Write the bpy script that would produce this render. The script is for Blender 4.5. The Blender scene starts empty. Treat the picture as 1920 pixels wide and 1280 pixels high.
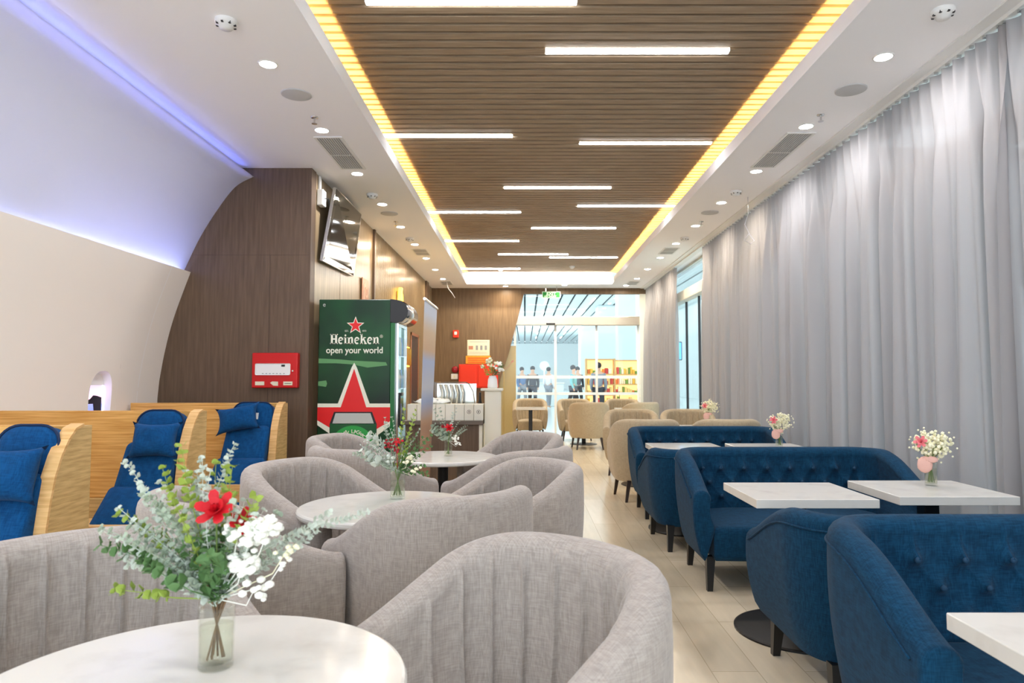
import bpy, bmesh, math, random
from mathutils import Vector, Matrix
PI = math.pi
random.seed(7)
R = math.radians

# ------------------------------------------------------------------ camera, world, exposure
sc = bpy.context.scene
COL = sc.collection
CEIL = 3.29
FARY = 15.2
LW = -2.06          # plane of the left side wall beyond the brown corner
CX_ = 2.69          # plane of the curtains

cam_d = bpy.data.cameras.new('camera')
cam = bpy.data.objects.new('camera', cam_d)
COL.objects.link(cam)
cam.location = (0, 0, 1.25)
cam.rotation_euler = (PI/2 + math.atan(71/1280), 0, 0)
cam_d.sensor_width = 36
cam_d.lens = 24
cam_d.shift_x = -24/1920
cam_d.clip_start = 0.05
cam_d.clip_end = 300
cam_d.dof.use_dof = True
cam_d.dof.focus_distance = 3.6
cam_d.dof.aperture_fstop = 5.6
sc.camera = cam

sc.view_settings.view_transform = 'Standard'
sc.view_settings.look = 'None'
sc.view_settings.gamma = 1
sc.view_settings.use_curve_mapping = False
sc.view_settings.exposure = 1.68
sc.cycles.max_bounces = 10
sc.cycles.diffuse_bounces = 7
sc.cycles.glossy_bounces = 3
sc.cycles.transmission_bounces = 6
sc.cycles.transparent_max_bounces = 10
sc.cycles.sample_clamp_indirect = 6
sc.cycles.caustics_reflective = False
sc.cycles.caustics_refractive = False
sc.cycles.use_denoising = True

w = bpy.data.worlds.new('hall_daylight')
sc.world = w
w.use_nodes = True
w.node_tree.nodes['Background'].inputs[0].default_value = (0.80, 0.90, 1.0, 1)
w.node_tree.nodes['Background'].inputs[1].default_value = 1.25

def S(r, g, b):
    f = lambda c: (c/255/12.92) if c/255 <= .04045 else ((c/255+.055)/1.055)**2.4
    return (f(r), f(g), f(b), 1)

def area(name, loc, rot, sx, sy, power, color, spread=180):
    d = bpy.data.lights.new(name, 'AREA')
    d.shape = 'RECTANGLE'; d.size = sx; d.size_y = sy
    d.energy = power; d.color = color[:3]; d.spread = R(spread)
    o = bpy.data.objects.new(name, d)
    o.location = loc; o.rotation_euler = rot
    COL.objects.link(o)
    return o

WARM = (1.0, 0.64, 0.20)
# warm strips lying in the cove behind both lips of the coffer, facing up to the slats
area('cove_strip_light', (-1.300, 7.1, 3.338), (PI, 0, 0), .014, 14.6, 58, WARM)
area('cove_strip_light', (1.925, 7.1, 3.338), (PI, 0, 0), .014, 14.6, 58, WARM)
area('cove_strip_light', (.31, 14.30, 3.47), (R(62), 0, 0), 3.0, .04, 24, (1, .93, .78))
# blue strips: behind the top of the lower shell, and behind the top of the upper shell
area('blue_strip_light', (-3.30, 3.0, 2.19), (PI, R(-8), 0), .04, 6.8, 10, (.40, .45, 1.0))
area('blue_strip_light', (-2.72, 3.0, 3.238), (0, R(-102), 0), .02, 6.8, 1.6, (.14, .18, 1.0))

DOWN = []
for k in range(9):
    DOWN.append((-1.665, 4.32 + 1.185*k - (.0 if k < 1 else .01)))
for k in range(9):
    DOWN.append((2.272, 4.22 + 1.19*k))
for k in range(1, 4):
    DOWN.append((-1.665, 4.32 - 1.185*k)); DOWN.append((2.272, 4.22 - 1.19*k))
DOWN += [(-.42, 14.86), (.86, 14.7), (2.2, 14.75)]

# ------------------------------------------------------------------ materials
M = {}
def mat(name, color, rough=.5, metal=0, emit=None, es=0, spec=.5, sheen=0, alpha=1, trans=0, coat=0, ior=1.45):
    m = bpy.data.materials.new(name); m.use_nodes = True
    b = m.node_tree.nodes['Principled BSDF']
    b.inputs['Base Color'].default_value = color
    b.inputs['Roughness'].default_value = rough
    b.inputs['Metallic'].default_value = metal
    b.inputs['Specular IOR Level'].default_value = spec
    b.inputs['IOR'].default_value = ior
    if sheen:
        b.inputs['Sheen Weight'].default_value = sheen
        b.inputs['Sheen Roughness'].default_value = .6
    if coat: b.inputs['Coat Weight'].default_value = coat
    if trans: b.inputs['Transmission Weight'].default_value = trans
    if alpha < 1: b.inputs['Alpha'].default_value = alpha
    if emit:
        b.inputs['Emission Color'].default_value = emit
        b.inputs['Emission Strength'].default_value = es
    M[name] = m
    return m

def nt(m): return m.node_tree.nodes, m.node_tree.links, m.node_tree.nodes['Principled BSDF']

def noise_color(m, c1, c2, scale=(1, 1, 1), nscale=5, detail=3, coord='Object', bump=0, lo=.35, hi=.65, c3=None, s3=None):
    n, l, b = nt(m)
    tc = n.new('ShaderNodeTexCoord'); mp = n.new('ShaderNodeMapping'); mp.inputs['Scale'].default_value = scale
    l.new(tc.outputs[coord], mp.inputs[0])
    nz = n.new('ShaderNodeTexNoise'); nz.inputs['Scale'].default_value = nscale; nz.inputs['Detail'].default_value = detail
    l.new(mp.outputs[0], nz.inputs['Vector'])
    cr = n.new('ShaderNodeValToRGB')
    cr.color_ramp.elements[0].position = lo; cr.color_ramp.elements[1].position = hi
    cr.color_ramp.elements[0].color = c1; cr.color_ramp.elements[1].color = c2
    l.new(nz.outputs['Fac'], cr.inputs[0])
    l.new(cr.outputs[0], b.inputs['Base Color'])
    if bump:
        bp = n.new('ShaderNodeBump'); bp.inputs['Strength'].default_value = bump; bp.inputs['Distance'].default_value = .002
        l.new(nz.outputs['Fac'], bp.inputs['Height']); l.new(bp.outputs[0], b.inputs['Normal'])
    return cr

def fabric(name, c1, c2, rough=.95, sheen=.25, fine=2.0):
    m = mat(name, c1, rough, sheen=sheen, spec=.15)
    n, l, b = nt(m)
    tc = n.new('ShaderNodeTexCoord')
    outs = []
    for sx in ((14, 14, 190), (190, 14, 14), (14, 190, 14)):
        mp = n.new('ShaderNodeMapping'); mp.inputs['Scale'].default_value = tuple(v*fine for v in sx)
        l.new(tc.outputs['Object'], mp.inputs[0])
        z = n.new('ShaderNodeTexNoise'); z.inputs['Scale'].default_value = 1.0; z.inputs['Detail'].default_value = 2
        l.new(mp.outputs[0], z.inputs['Vector']); outs.append(z)
    a = n.new('ShaderNodeMath'); a.operation = 'ADD'
    l.new(outs[0].outputs['Fac'], a.inputs[0]); l.new(outs[1].outputs['Fac'], a.inputs[1])
    a2 = n.new('ShaderNodeMath'); a2.operation = 'ADD'
    l.new(a.outputs[0], a2.inputs[0]); l.new(outs[2].outputs['Fac'], a2.inputs[1])
    a3 = n.new('ShaderNodeMath'); a3.operation = 'MULTIPLY'; a3.inputs[1].default_value = .3333
    l.new(a2.outputs[0], a3.inputs[0])
    cr = n.new('ShaderNodeValToRGB')
    cr.color_ramp.elements[0].position = .40; cr.color_ramp.elements[1].position = .60
    cr.color_ramp.elements[0].color = c1; cr.color_ramp.elements[1].color = c2
    l.new(a3.outputs[0], cr.inputs[0]); l.new(cr.outputs[0], b.inputs['Base Color'])
    bp = n.new('ShaderNodeBump'); bp.inputs['Strength'].default_value = .35; bp.inputs['Distance'].default_value = .0015
    l.new(a3.outputs[0], bp.inputs['Height']); l.new(bp.outputs[0], b.inputs['Normal'])
    return m

fabric('grey_linen', S(148, 139, 132), S(172, 163, 156))
fabric('beige_linen', S(164, 148, 122), S(184, 168, 140))
fabric('blue_linen', S(6, 44, 70), S(16, 64, 94), sheen=.04)
fabric('blue_cover', S(6, 58, 104), S(12, 76, 130), sheen=.04)
mat('black_leg', S(22, 20, 20), .35)
mat('dark_leg', S(46, 32, 26), .4)
mat('button', S(22, 60, 88), .8)
mat('ceiling_paint', S(246, 246, 248), .85, spec=.2)
m = mat('shell_paint', S(240, 233, 224), .8, spec=.2)
mat('upper_paint', S(246, 246, 246), .8, spec=.2)
m = mat('brown_laminate', S(92, 68, 54), .42, spec=.35)
noise_color(m, S(88, 71, 57), S(108, 88, 71), (14, 14, .9), 3, 6, lo=.3, hi=.7)
m = mat('far_laminate', S(118, 92, 66), .4, spec=.35)
noise_color(m, S(104, 84, 62), S(124, 101, 75), (12, 12, .8), 3, 6, lo=.3, hi=.7)
m = mat('side_laminate', S(150, 128, 98), .28, spec=.6)
noise_color(m, S(140, 120, 92), S(172, 150, 118), (10, 10, .8), 3, 5, lo=.3, hi=.7)
m = mat('slat_wood', S(120, 102, 84), .6, spec=.25)
noise_color(m, S(146, 126, 104), S(166, 146, 122), (1.2, 18, 18), 3, 4)
mat('slat_back', S(84, 66, 48), .9)
m = mat('floor_vinyl', S(196, 182, 156), .22, spec=.5)
n, l, b = nt(m)
tc = n.new('ShaderNodeTexCoord'); mp = n.new('ShaderNodeMapping'); mp.inputs['Rotation'].default_value = (0, 0, PI/2)
l.new(tc.outputs['Object'], mp.inputs[0])
bk = n.new('ShaderNodeTexBrick'); bk.inputs['Scale'].default_value = 1
bk.inputs['Brick Width'].default_value = 1.2; bk.inputs['Row Height'].default_value = .2
bk.inputs['Mortar Size'].default_value = .0025; bk.inputs['Mortar'].default_value = S(196, 180, 152)
bk.inputs['Color1'].default_value = S(216, 202, 176); bk.inputs['Color2'].default_value = S(228, 214, 188)
l.new(mp.outputs[0], bk.inputs['Vector'])
nz = n.new('ShaderNodeTexNoise'); nz.inputs['Scale'].default_value = 3; nz.inputs['Detail'].default_value = 5
mp2 = n.new('ShaderNodeMapping'); mp2.inputs['Scale'].default_value = (9, 1, 1)
l.new(tc.outputs['Object'], mp2.inputs[0]); l.new(mp2.outputs[0], nz.inputs['Vector'])
mx = n.new('ShaderNodeMix'); mx.data_type = 'RGBA'; mx.blend_type = 'MULTIPLY'
rr = n.new('ShaderNodeMapRange'); rr.inputs[3].default_value = .88; rr.inputs[4].default_value = 1.08
l.new(nz.outputs['Fac'], rr.inputs[0])
mx.inputs[0].default_value = 1
l.new(bk.outputs['Color'], mx.inputs[6]); l.new(rr.outputs[0], mx.inputs[7])
l.new(mx.outputs[2], b.inputs['Base Color'])
m = mat('marble', S(236, 234, 228), .12, spec=.5)
noise_color(m, S(218, 216, 210), S(204, 201, 194), (1, 1, 1), 9, 8, lo=.52, hi=.8)
m = mat('pod_wood', S(200, 150, 84), .4, spec=.4)
noise_color(m, S(196, 140, 66), S(232, 184, 112), (1.2, 1.2, 26), 3, 6, lo=.3, hi=.7)
m = mat('pod_edge', S(222, 184, 128), .45)
noise_color(m, S(206, 160, 98), S(228, 188, 130), (2, 2, 30), 3, 4)
m = mat('pod_side', S(196, 162, 104), .5)
noise_color(m, S(184, 150, 94), S(212, 180, 122), (1, 3, 30), 3, 5)
# sheer curtain
m = bpy.data.materials.new('sheer_curtain'); m.use_nodes = True; M['sheer_curtain'] = m
n = m.node_tree.nodes; l = m.node_tree.links; n.clear()
out = n.new('ShaderNodeOutputMaterial')
df = n.new('ShaderNodeBsdfDiffuse'); df.inputs[0].default_value = S(172, 168, 167)
tl = n.new('ShaderNodeBsdfTranslucent'); tl.inputs[0].default_value = S(170, 170, 178)
tp = n.new('ShaderNodeBsdfTransparent')
m1 = n.new('ShaderNodeMixShader'); m1.inputs[0].default_value = .16
m2 = n.new('ShaderNodeMixShader'); m2.inputs[0].default_value = .035
l.new(df.outputs[0], m1.inputs[1]); l.new(tl.outputs[0], m1.inputs[2])
l.new(m1.outputs[0], m2.inputs[1]); l.new(tp.outputs[0], m2.inputs[2]); l.new(m2.outputs[0], out.inputs[0])
# thin clear glass for panes
def pane_mat(name, tint, gloss=.10):
    m = bpy.data.materials.new(name); m.use_nodes = True; M[name] = m
    n = m.node_tree.nodes; l = m.node_tree.links; n.clear()
    out = n.new('ShaderNodeOutputMaterial')
    tp = n.new('ShaderNodeBsdfTransparent'); tp.inputs[0].default_value = tint
    gl = n.new('ShaderNodeBsdfGlossy'); gl.inputs['Roughness'].default_value = .03
    fr = n.new('ShaderNodeLayerWeight'); fr.inputs[0].default_value = .12
    mm = n.new('ShaderNodeMath'); mm.operation = 'MULTIPLY_ADD'; mm.inputs[1].default_value = .5; mm.inputs[2].default_value = gloss*.3
    l.new(fr.outputs['Facing'], mm.inputs[0])
    mxs = n.new('ShaderNodeMixShader')
    l.new(mm.outputs[0], mxs.inputs[0]); l.new(tp.outputs[0], mxs.inputs[1]); l.new(gl.outputs[0], mxs.inputs[2])
    l.new(mxs.outputs[0], out.inputs[0])
pane_mat('pane_glass', (.95, .985, .985, 1))
pane_mat('vase_glass', (.97, .98, .96, 1), .08)
pane_mat('water', (.97, .98, .93, 1), .05)
mat('frost_stripe', S(232, 242, 246), .6)
mat('steel', S(205, 195, 178), .28, 1)
mat('chrome', S(215, 215, 215), .15, 1)
mat('white_plastic', S(232, 232, 230), .5)
mat('grey_mesh', S(196, 197, 198), .8)
mat('vent_grey', S(208, 209, 210), .7)
mat('vent_dark', S(150, 152, 152), .8)
mat('dark_plastic', S(30, 30, 32), .4)
mat('screen', S(10, 12, 12), .06, spec=.4)
mat('lamp_white', S(255, 255, 255), .5, emit=(.93, .97, 1, 1), es=8.5)
mat('down_white', S(255, 255, 255), .5, emit=(1, .97, .92, 1), es=14)
mat('red_paint', S(196, 10, 16), .35)
mat('red_bright', S(226, 52, 24), .5)
mat('orange_board', S(222, 158, 48), .6)
mat('paper', S(226, 222, 196), .8)
mat('green_sign', S(14, 100, 32), .5, emit=S(40, 160, 60), es=.08)
mat('sign_white', S(200, 220, 200), .5, emit=S(220, 255, 220), es=.10)
mat('hk_green', S(14, 92, 44), .35, spec=.4)
m = M['hk_green']; noise_color(m, S(2, 26, 16), S(7, 74, 30), (1, 1, 1), 1.6, 2, lo=.35, hi=.65)
mat('hk_green_trim', S(10, 104, 44), .35)
mat('hk_red', S(222, 22, 24), .4)
mat('hk_white', S(232, 232, 214), .5)
mat('hk_streak', S(96, 150, 96), .6)
mat('can_silver', S(186, 190, 184), .45)
mat('can_green', S(14, 84, 42), .4)
mat('can_lime', S(40, 158, 70), .4)
mat('cooler_inside', S(190, 206, 206), .5, emit=S(200, 225, 225), es=.35)
mat('gold', S(236, 184, 82), .22, 1)
mat('gold_glow', S(255, 210, 90), .4, emit=S(255, 196, 60), es=2.0)
mat('copper', S(196, 138, 108), .35, .7)
mat('olive_panel', S(168, 150, 100), .22, spec=.7)
mat('white_laminate', S(226, 222, 206), .45)
mat('counter_top', S(96, 84, 72), .35)
mat('stem_green', S(104, 126, 66), .6)
mat('stem_brown', S(118, 92, 66), .7)
mat('leaf_grey', S(166, 180, 160), .7)
mat('leaf_pale', S(198, 206, 194), .75)
mat('leaf_green', S(92, 128, 76), .6)
mat('leaf_lime', S(150, 170, 72), .6)
mat('blossom_white', S(248, 248, 240), .6)
mat('blossom_cream', S(240, 236, 205), .7)
mat('petal_red', S(196, 14, 30), .55)
mat('petal_dark', S(150, 24, 34), .6)
mat('petal_pink', S(232, 128, 134), .6)
mat('ribbon_pink', S(226, 178, 164), .6)
mat('cable_black', S(20, 20, 20), .5)
mat('cable_white', S(220, 222, 228), .5)

# ------------------------------------------------------------------ helpers
def mesh_obj(name, bm, material, parent=None, smooth=False, loc=None):
    me = bpy.data.meshes.new(name)
    bm.to_mesh(me); bm.free()
    if smooth:
        for p in me.polygons: p.use_smooth = True
    mats = material if isinstance(material, (list, tuple)) else [material]
    for k in mats: me.materials.append(M[k] if isinstance(k, str) else k)
    o = bpy.data.objects.new(name, me)
    COL.objects.link(o)
    if parent is not None: o.parent = parent
    if loc is not None: o.location = loc
    return o

def tag(o, label=None, cat=None, group=None, kind=None):
    if label: o['label'] = label
    if cat: o['category'] = cat
    if group: o['group'] = group
    if kind: o['kind'] = kind
    return o

def thing(name, label, cat, loc=(0, 0, 0), rz=0, group=None):
    o = bpy.data.objects.new(name, None)
    o.empty_display_size = .1
    COL.objects.link(o)
    o.location = loc; o.rotation_euler = (0, 0, rz)
    return tag(o, label, cat, group)

def struct(name, bm, m, parent=None, smooth=False):
    o = mesh_obj(name, bm, m, parent, smooth)
    if parent is None: o['kind'] = 'structure'
    return o

def kids(o): return [c for c in COL.objects if c.parent == o]
def dup(root, loc, rz, label, group=None, rename=None):
    r = root.copy(); COL.objects.link(r); r.location = loc; r.rotation_euler = (0, 0, rz)
    r['label'] = label
    if group: r['group'] = group
    for ch in kids(root):
        c = ch.copy(); COL.objects.link(c); c.parent = r
        for g in kids(ch):
            d = g.copy(); COL.objects.link(d); d.parent = c
    return r

def NB(): return bmesh.new()
def box(bm, x0, x1, y0, y1, z0, z1, mi=0):
    vs = [bm.verts.new(p) for p in ((x0, y0, z0), (x1, y0, z0), (x1, y1, z0), (x0, y1, z0), (x0, y0, z1), (x1, y0, z1), (x1, y1, z1), (x0, y1, z1))]
    for f in ((0, 3, 2, 1), (4, 5, 6, 7), (0, 1, 5, 4), (1, 2, 6, 5), (2, 3, 7, 6), (3, 0, 4, 7)):
        fc = bm.faces.new([vs[i] for i in f]); fc.material_index = mi
    return vs
def rbox(bm, x0, x1, y0, y1, z0, z1, r=.01, seg=2):
    t = bmesh.new(); box(t, x0, x1, y0, y1, z0, z1)
    bmesh.ops.bevel(t, geom=list(t.edges), offset=r, segments=seg, profile=.5, affect='EDGES')
    merge(bm, t)
def merge(bm, t, mtx=None):
    if mtx is not None: bmesh.ops.transform(t, matrix=mtx, verts=list(t.verts))
    mp = {v: bm.verts.new(v.co) for v in t.verts}
    for f in t.faces:
        try:
            nf = bm.faces.new([mp[v] for v in f.verts]); nf.smooth = f.smooth; nf.material_index = f.material_index
        except ValueError: pass
    t.free()
def lathe(bm, prof, seg=32, c=(0, 0, 0), cap0=True, cap1=True):
    rings = []
    for r, z in prof:
        rings.append([bm.verts.new((c[0]+r*math.cos(2*PI*i/seg), c[1]+r*math.sin(2*PI*i/seg), c[2]+z)) for i in range(seg)])
    for a, b in zip(rings, rings[1:]):
        for i in range(seg):
            bm.faces.new((a[i], a[(i+1) % seg], b[(i+1) % seg], b[i]))
    if cap0: bm.faces.new(list(reversed(rings[0])))
    if cap1: bm.faces.new(rings[-1])
def tube(bm, pts, r, seg=6, taper=None):
    pts = [Vector(p) for p in pts]
    rings = []
    for i, p in enumerate(pts):
        d = (pts[min(i+1, len(pts)-1)] - pts[max(i-1, 0)])
        if d.length < 1e-9: d = Vector((0, 0, 1))
        d.normalize()
        u = d.cross(Vector((0, 0, 1)))
        if u.length < .05: u = d.cross(Vector((1, 0, 0)))
        u.normalize(); v = d.cross(u)
        rr = r if taper is None else r*(1+(taper-1)*i/(len(pts)-1))
        rings.append([bm.verts.new(p+(u*math.cos(2*PI*k/seg)+v*math.sin(2*PI*k/seg))*rr) for k in range(seg)])
    for a, b in zip(rings, rings[1:]):
        for k in range(seg): bm.faces.new((a[k], b[k], b[(k+1) % seg], a[(k+1) % seg]))
    bm.faces.new(rings[0]); bm.faces.new(list(reversed(rings[-1])))
def prism(bm, poly, f, d, mi=0):
    """poly 2D; f(u,v,w)->3D ; extruded from w=0 to w=d"""
    a = [bm.verts.new(f(u, v, 0)) for u, v in poly]; b = [bm.verts.new(f(u, v, d)) for u, v in poly]
    n = len(poly)
    fs = [bm.faces.new(a), bm.faces.new(list(reversed(b)))]
    for i in range(n): fs.append(bm.faces.new((a[i], b[i], b[(i+1) % n], a[(i+1) % n])))
    for q in fs: q.material_index = mi
    bmesh.ops.recalc_face_normals(bm, faces=fs)
def ball(bm, c, r, sub=1, sz=(1, 1, 1)):
    t = bmesh.new(); bmesh.ops.create_icosphere(t, subdivisions=sub, radius=r)
    for f in t.faces: f.smooth = True
    merge(bm, t, Matrix.Translation(c) @ Matrix.Diagonal((*sz, 1)))
def text_mesh(name, body, size, loc, rot, m, parent, extrude=.0008, offset=0, align='CENTER', sx=1):
    cu = bpy.data.curves.new(name, 'FONT'); cu.body = body; cu.size = size; cu.extrude = extrude; cu.offset = offset
    cu.align_x = align; cu.align_y = 'CENTER'
    t = bpy.data.objects.new(name+'_src', cu); COL.objects.link(t)
    dg = bpy.context.evaluated_depsgraph_get(); dg.update()
    me = bpy.data.meshes.new_from_object(t.evaluated_get(dg))
    bpy.data.objects.remove(t); bpy.data.curves.remove(cu)
    me.materials.clear(); me.materials.append(M[m])
    o = bpy.data.objects.new(name, me); COL.objects.link(o)
    o.location = loc; o.rotation_euler = rot; o.scale = (sx, 1, 1)
    if parent is not None: o.parent = parent
    return o

# ------------------------------------------------------------------ room shell
bm = NB(); box(bm, -4.2, 3.2, -3.0, FARY+.1, -.08, 0); struct('floor', bm, 'floor_vinyl')
# soffit ceiling with the coffer opening
LX0, LX1, CY1 = -1.245, 1.868, 14.55
bm = NB()
box(bm, -3.9, LX0-.01, -3, FARY+.2, CEIL, CEIL+.03)
box(bm, LX1+.01, 3.1, -3, FARY+.2, CEIL, CEIL+.03)
box(bm, LX0-.01, LX1+.01, CY1+.01, FARY+.2, CEIL, CEIL+.03)
struct('ceiling', bm, 'ceiling_paint')
bm = NB()
box(bm, LX0-.02, LX0, -3, CY1, CEIL-.001, CEIL+.11)
box(bm, LX1, LX1+.02, -3, CY1, CEIL-.001, CEIL+.11)
box(bm, LX0, LX1, CY1, CY1+.03, CEIL-.001, CEIL+.26)
struct('trim_1', bm, 'ceiling_paint')
# slat ceiling
SZ = 3.52
bm = NB(); y = -2.9
while y < CY1-.03:
    box(bm, LX0-.5, LX1+.5, y, y+.072, SZ, SZ+.06); y += .107
struct('trim_2', bm, 'slat_wood')
bm = NB(); box(bm, LX0-.6, LX1+.6, -3, CY1+.1, SZ+.11, SZ+.13)
box(bm, LX0-.6, LX0-.55, -3, CY1+.1, CEIL+.031, SZ+.13); box(bm, LX1+.55, LX1+.6, -3, CY1+.1, CEIL+.031, SZ+.13)
struct('trim_3', bm, 'slat_back')

# fuselage shell on the left
def loft_y(bm, prof, y0, y1, n=2):
    rows = [[bm.verts.new((x, y0+(y1-y0)*i/n, z)) for x, z in prof] for i in range(n+1)]
    fs = []
    for a, b in zip(rows, rows[1:]):
        for i in range(len(prof)-1): fs.append(bm.faces.new((a[i], a[i+1], b[i+1], b[i])))
    for f in fs: f.smooth = True
def smooth_prof(p, n=6):
    out = []
    for i in range(len(p)-1):
        p0 = p[max(i-1, 0)]; p1 = p[i]; p2 = p[i+1]; p3 = p[min(i+2, len(p)-1)]
        for k in range(n):
            t = k/n
            out.append(tuple(.5*((2*p1[j])+(-p0[j]+p2[j])*t+(2*p0[j]-5*p1[j]+4*p2[j]-p3[j])*t*t+(-p0[j]+3*p1[j]-3*p2[j]+p3[j])*t**3) for j in (0, 1)))
    out.append(p[-1]); return out
low = smooth_prof([(-3.40, 0), (-3.47, .5), (-3.489, 1.03), (-3.449, 1.407), (-3.36, 1.815), (-3.204, 2.277)])
WY, WZ, WA, WB = 5.62, 1.08, .15, .24
def shx(z):
    for (x0, z0), (x1, z1) in zip(low, low[1:]):
        if z0 <= z <= z1: return x0+(x1-x0)*(z-z0)/(z1-z0)
    return -3.46
def oval(a, b, n=48, p=2.6):
    o = []
    for i in range(n):
        t = 2*PI*(i+.5)/n; ct, st = math.cos(t), math.sin(t)
        o.append((a*abs(ct)**(2/p)*(1 if ct > 0 else -1), b*abs(st)**(2/p)*(1 if st > 0 else -1)))
    return o
PY0, PY1, PZ0, PZ1 = 5.40, 5.84, .76, 1.40
bm = NB()
zl = sorted(set([z for x, z in low if z < PZ0] + [PZ0])); zm = [PZ0, .92, 1.08, 1.24, PZ1]; zu = sorted(set([z for x, z in low if z > PZ1] + [PZ1]))
def sheet(zs_, y0, y1, n=3): loft_y(bm, [(shx(z), z) for z in zs_], y0, y1, n)
sheet(zl, -2, 6.5); sheet(zu, -2, 6.5); sheet(zm, -2, PY0); sheet(zm, PY1, 6.5)
# the patch round the cabin window: rings from the oval out to the rectangle
ov = oval(WA, WB); n_ = len(ov); rings = []
for t_ in (0, .35, .7, 1):
    rg = []
    for u, v in ov:
        k = min((PY1-WY)/abs(u) if abs(u) > 1e-9 else 9e9, (PZ1-WZ)/abs(v) if abs(v) > 1e-9 else 9e9)
        uu, vv = u*(1+(k-1)*t_), v*(1+(k-1)*t_)
        rg.append(bm.verts.new((shx(WZ+vv), WY+uu, WZ+vv)))
    rings.append(rg)
for A_, B_ in zip(rings, rings[1:]):
    for i in range(n_):
        f = bm.faces.new((A_[i], A_[(i+1) % n_], B_[(i+1) % n_], B_[i])); f.smooth = True
for cy, cz in ((PY0, PZ0), (PY0, PZ1), (PY1, PZ0), (PY1, PZ1)):   # the corners of the rectangle
    q = [v for v in rings[-1]]
    q.sort(key=lambda v: (v.co.y-cy)**2+(v.co.z-cz)**2)
    c_ = bm.verts.new((shx(cz), cy, cz)); f = bm.faces.new((c_, q[0], q[1])); f.smooth = True
xt, zt_ = low[-1]
loft_y(bm, [(xt, zt_), (xt-.035, zt_), (xt-.035, zt_-.06)], -2, 6.5, 2)
bmesh.ops.recalc_face_normals(bm, faces=list(bm.faces))
wall_l = struct('wall_left', bm, 'shell_paint')

up = smooth_prof([(-2.62, 3.205), (-2.80, 3.10), (-2.985, 2.847), (-3.135, 2.587), (-3.262, 2.303), (-3.42, 1.95)])
bm = NB(); loft_y(bm, up, -2, 6.5, 4)
bmesh.ops.solidify(bm, geom=list(bm.faces), thickness=.015)
struct('wall_left_upper', bm, 'upper_paint', smooth=True)
bm = NB(); box(bm, -3.9, -3.85, -3, 6.5, 0, 3.4); struct('wall_left_outer', bm, 'upper_paint')
bm = NB(); prof = [(x+.0015, z) for x, z in low]
loft_y(bm, prof, 6.15, 6.156, 1); struct('trim_4', bm, 'upper_paint')

# oval cabin window in the shell
cw = thing('window_1', None, None); tag(cw, kind='structure')
bm = NB()
o1, o2 = oval(WA, WB), oval(WA-.014, WB-.014)
n_ = len(o1)
ra = [bm.verts.new((shx(WZ+v)+.001, WY+u, WZ+v)) for u, v in o1]
rb = [bm.verts.new((-3.53, WY+u, WZ+v)) for u, v in o2]
rc = [bm.verts.new((-3.545, WY+u, WZ+v)) for u, v in o2]
for A_, B_ in ((ra, rb), (rb, rc)):
    for i in range(n_): bm.faces.new((A_[i], A_[(i+1) % n_], B_[(i+1) % n_], B_[i]))
for f in bm.faces: f.smooth = True
mesh_obj('window_frame', bm, 'upper_paint', cw)
m = mat('cabin_glow', S(220, 220, 255), .5, emit=S(215, 215, 255), es=2.2)
bm = NB()
ra = [bm.verts.new((-3.5435, WY+u, WZ+v)) for u, v in o2]; rb = [bm.verts.new((-3.5435, WY+u*.93, WZ+v*.93)) for u, v in o2]
for i in range(n_): bm.faces.new((ra[i], ra[(i+1) % n_], rb[(i+1) % n_], rb[i]))
mesh_obj('light_ring', bm, 'cabin_glow', cw)
# backlit picture: dusk sky, dark headland, sea
m = mat('dusk_picture', S(180, 140, 210), .4)
n, l, b = nt(m)
tc = n.new('ShaderNodeTexCoord'); sp = n.new('ShaderNodeSeparateXYZ'); l.new(tc.outputs['Object'], sp.inputs[0])
mr = n.new('ShaderNodeMapRange'); mr.inputs[1].default_value = WZ-WB; mr.inputs[2].default_value = WZ+WB
l.new(sp.outputs[2], mr.inputs[0])
cr = n.new('ShaderNodeValToRGB')
e = cr.color_ramp.elements; e[0].position = 0; e[0].color = S(70, 80, 140); e[1].position = 1; e[1].color = S(120, 110, 220)
for p_, c_ in ((.42, S(110, 120, 190)), (.52, S(230, 170, 200)), (.7, S(190, 150, 220))):
    q = e.new(p_); q.color = c_
l.new(mr.outputs[0], cr.inputs[0]); l.new(cr.outputs[0], b.inputs['Base Color']); l.new(cr.outputs[0], b.inputs['Emission Color'])
b.inputs['Emission Strength'].default_value = .75
bm = NB(); bm.faces.new([bm.verts.new((-3.5445, WY+u, WZ+v)) for u, v in o2]); mesh_obj('picture', bm, 'dusk_picture', cw)
bm = NB()
prism(bm, [(-.11, -.02), (.0, -.02), (.02, -.12), (.11, -.14), (.11, .03), (.05, .045), (.0, .05), (-.04, .02), (-.09, .01)], lambda u, v, q: (-3.5425-q, WY+u, WZ+v-.01), .001)
mesh_obj('headland', bm, mat('dark_land', S(34, 30, 44), .7), cw)
bm = NB()
t = [(WY+u*.99, WZ+v*.99) for u, v in oval(WA-.012, WB-.012) if v > .12]
prism(bm, t, lambda u, v, q: (-3.540+q, u, v), .008)
mesh_obj('window_blind', bm, 'upper_paint', cw)

# brown end wall beside the pods
EY = 6.5
edge = [(-3.95, 0), (LW, 0), (LW, CEIL), (-3.95, CEIL)]
bm = NB(); prism(bm, edge, lambda u, v, q: (u, EY+q, v), .12)
struct('wall_brown', bm, 'brown_laminate')
bm = NB()
box(bm, -3.2, LW-.01, EY-.0015, EY, 2.44, 2.443); box(bm, -2.445, -2.442, EY-.0015, EY, 0, 2.44)
struct('trim_5', bm, mat('laminate_joint', S(70, 52, 42), .6))
bm = NB(); box(bm, LW-.005, LW+.002, EY-.002, EY+.14, 0, CEIL); struct('trim_6', bm, 'brown_laminate')
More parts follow.
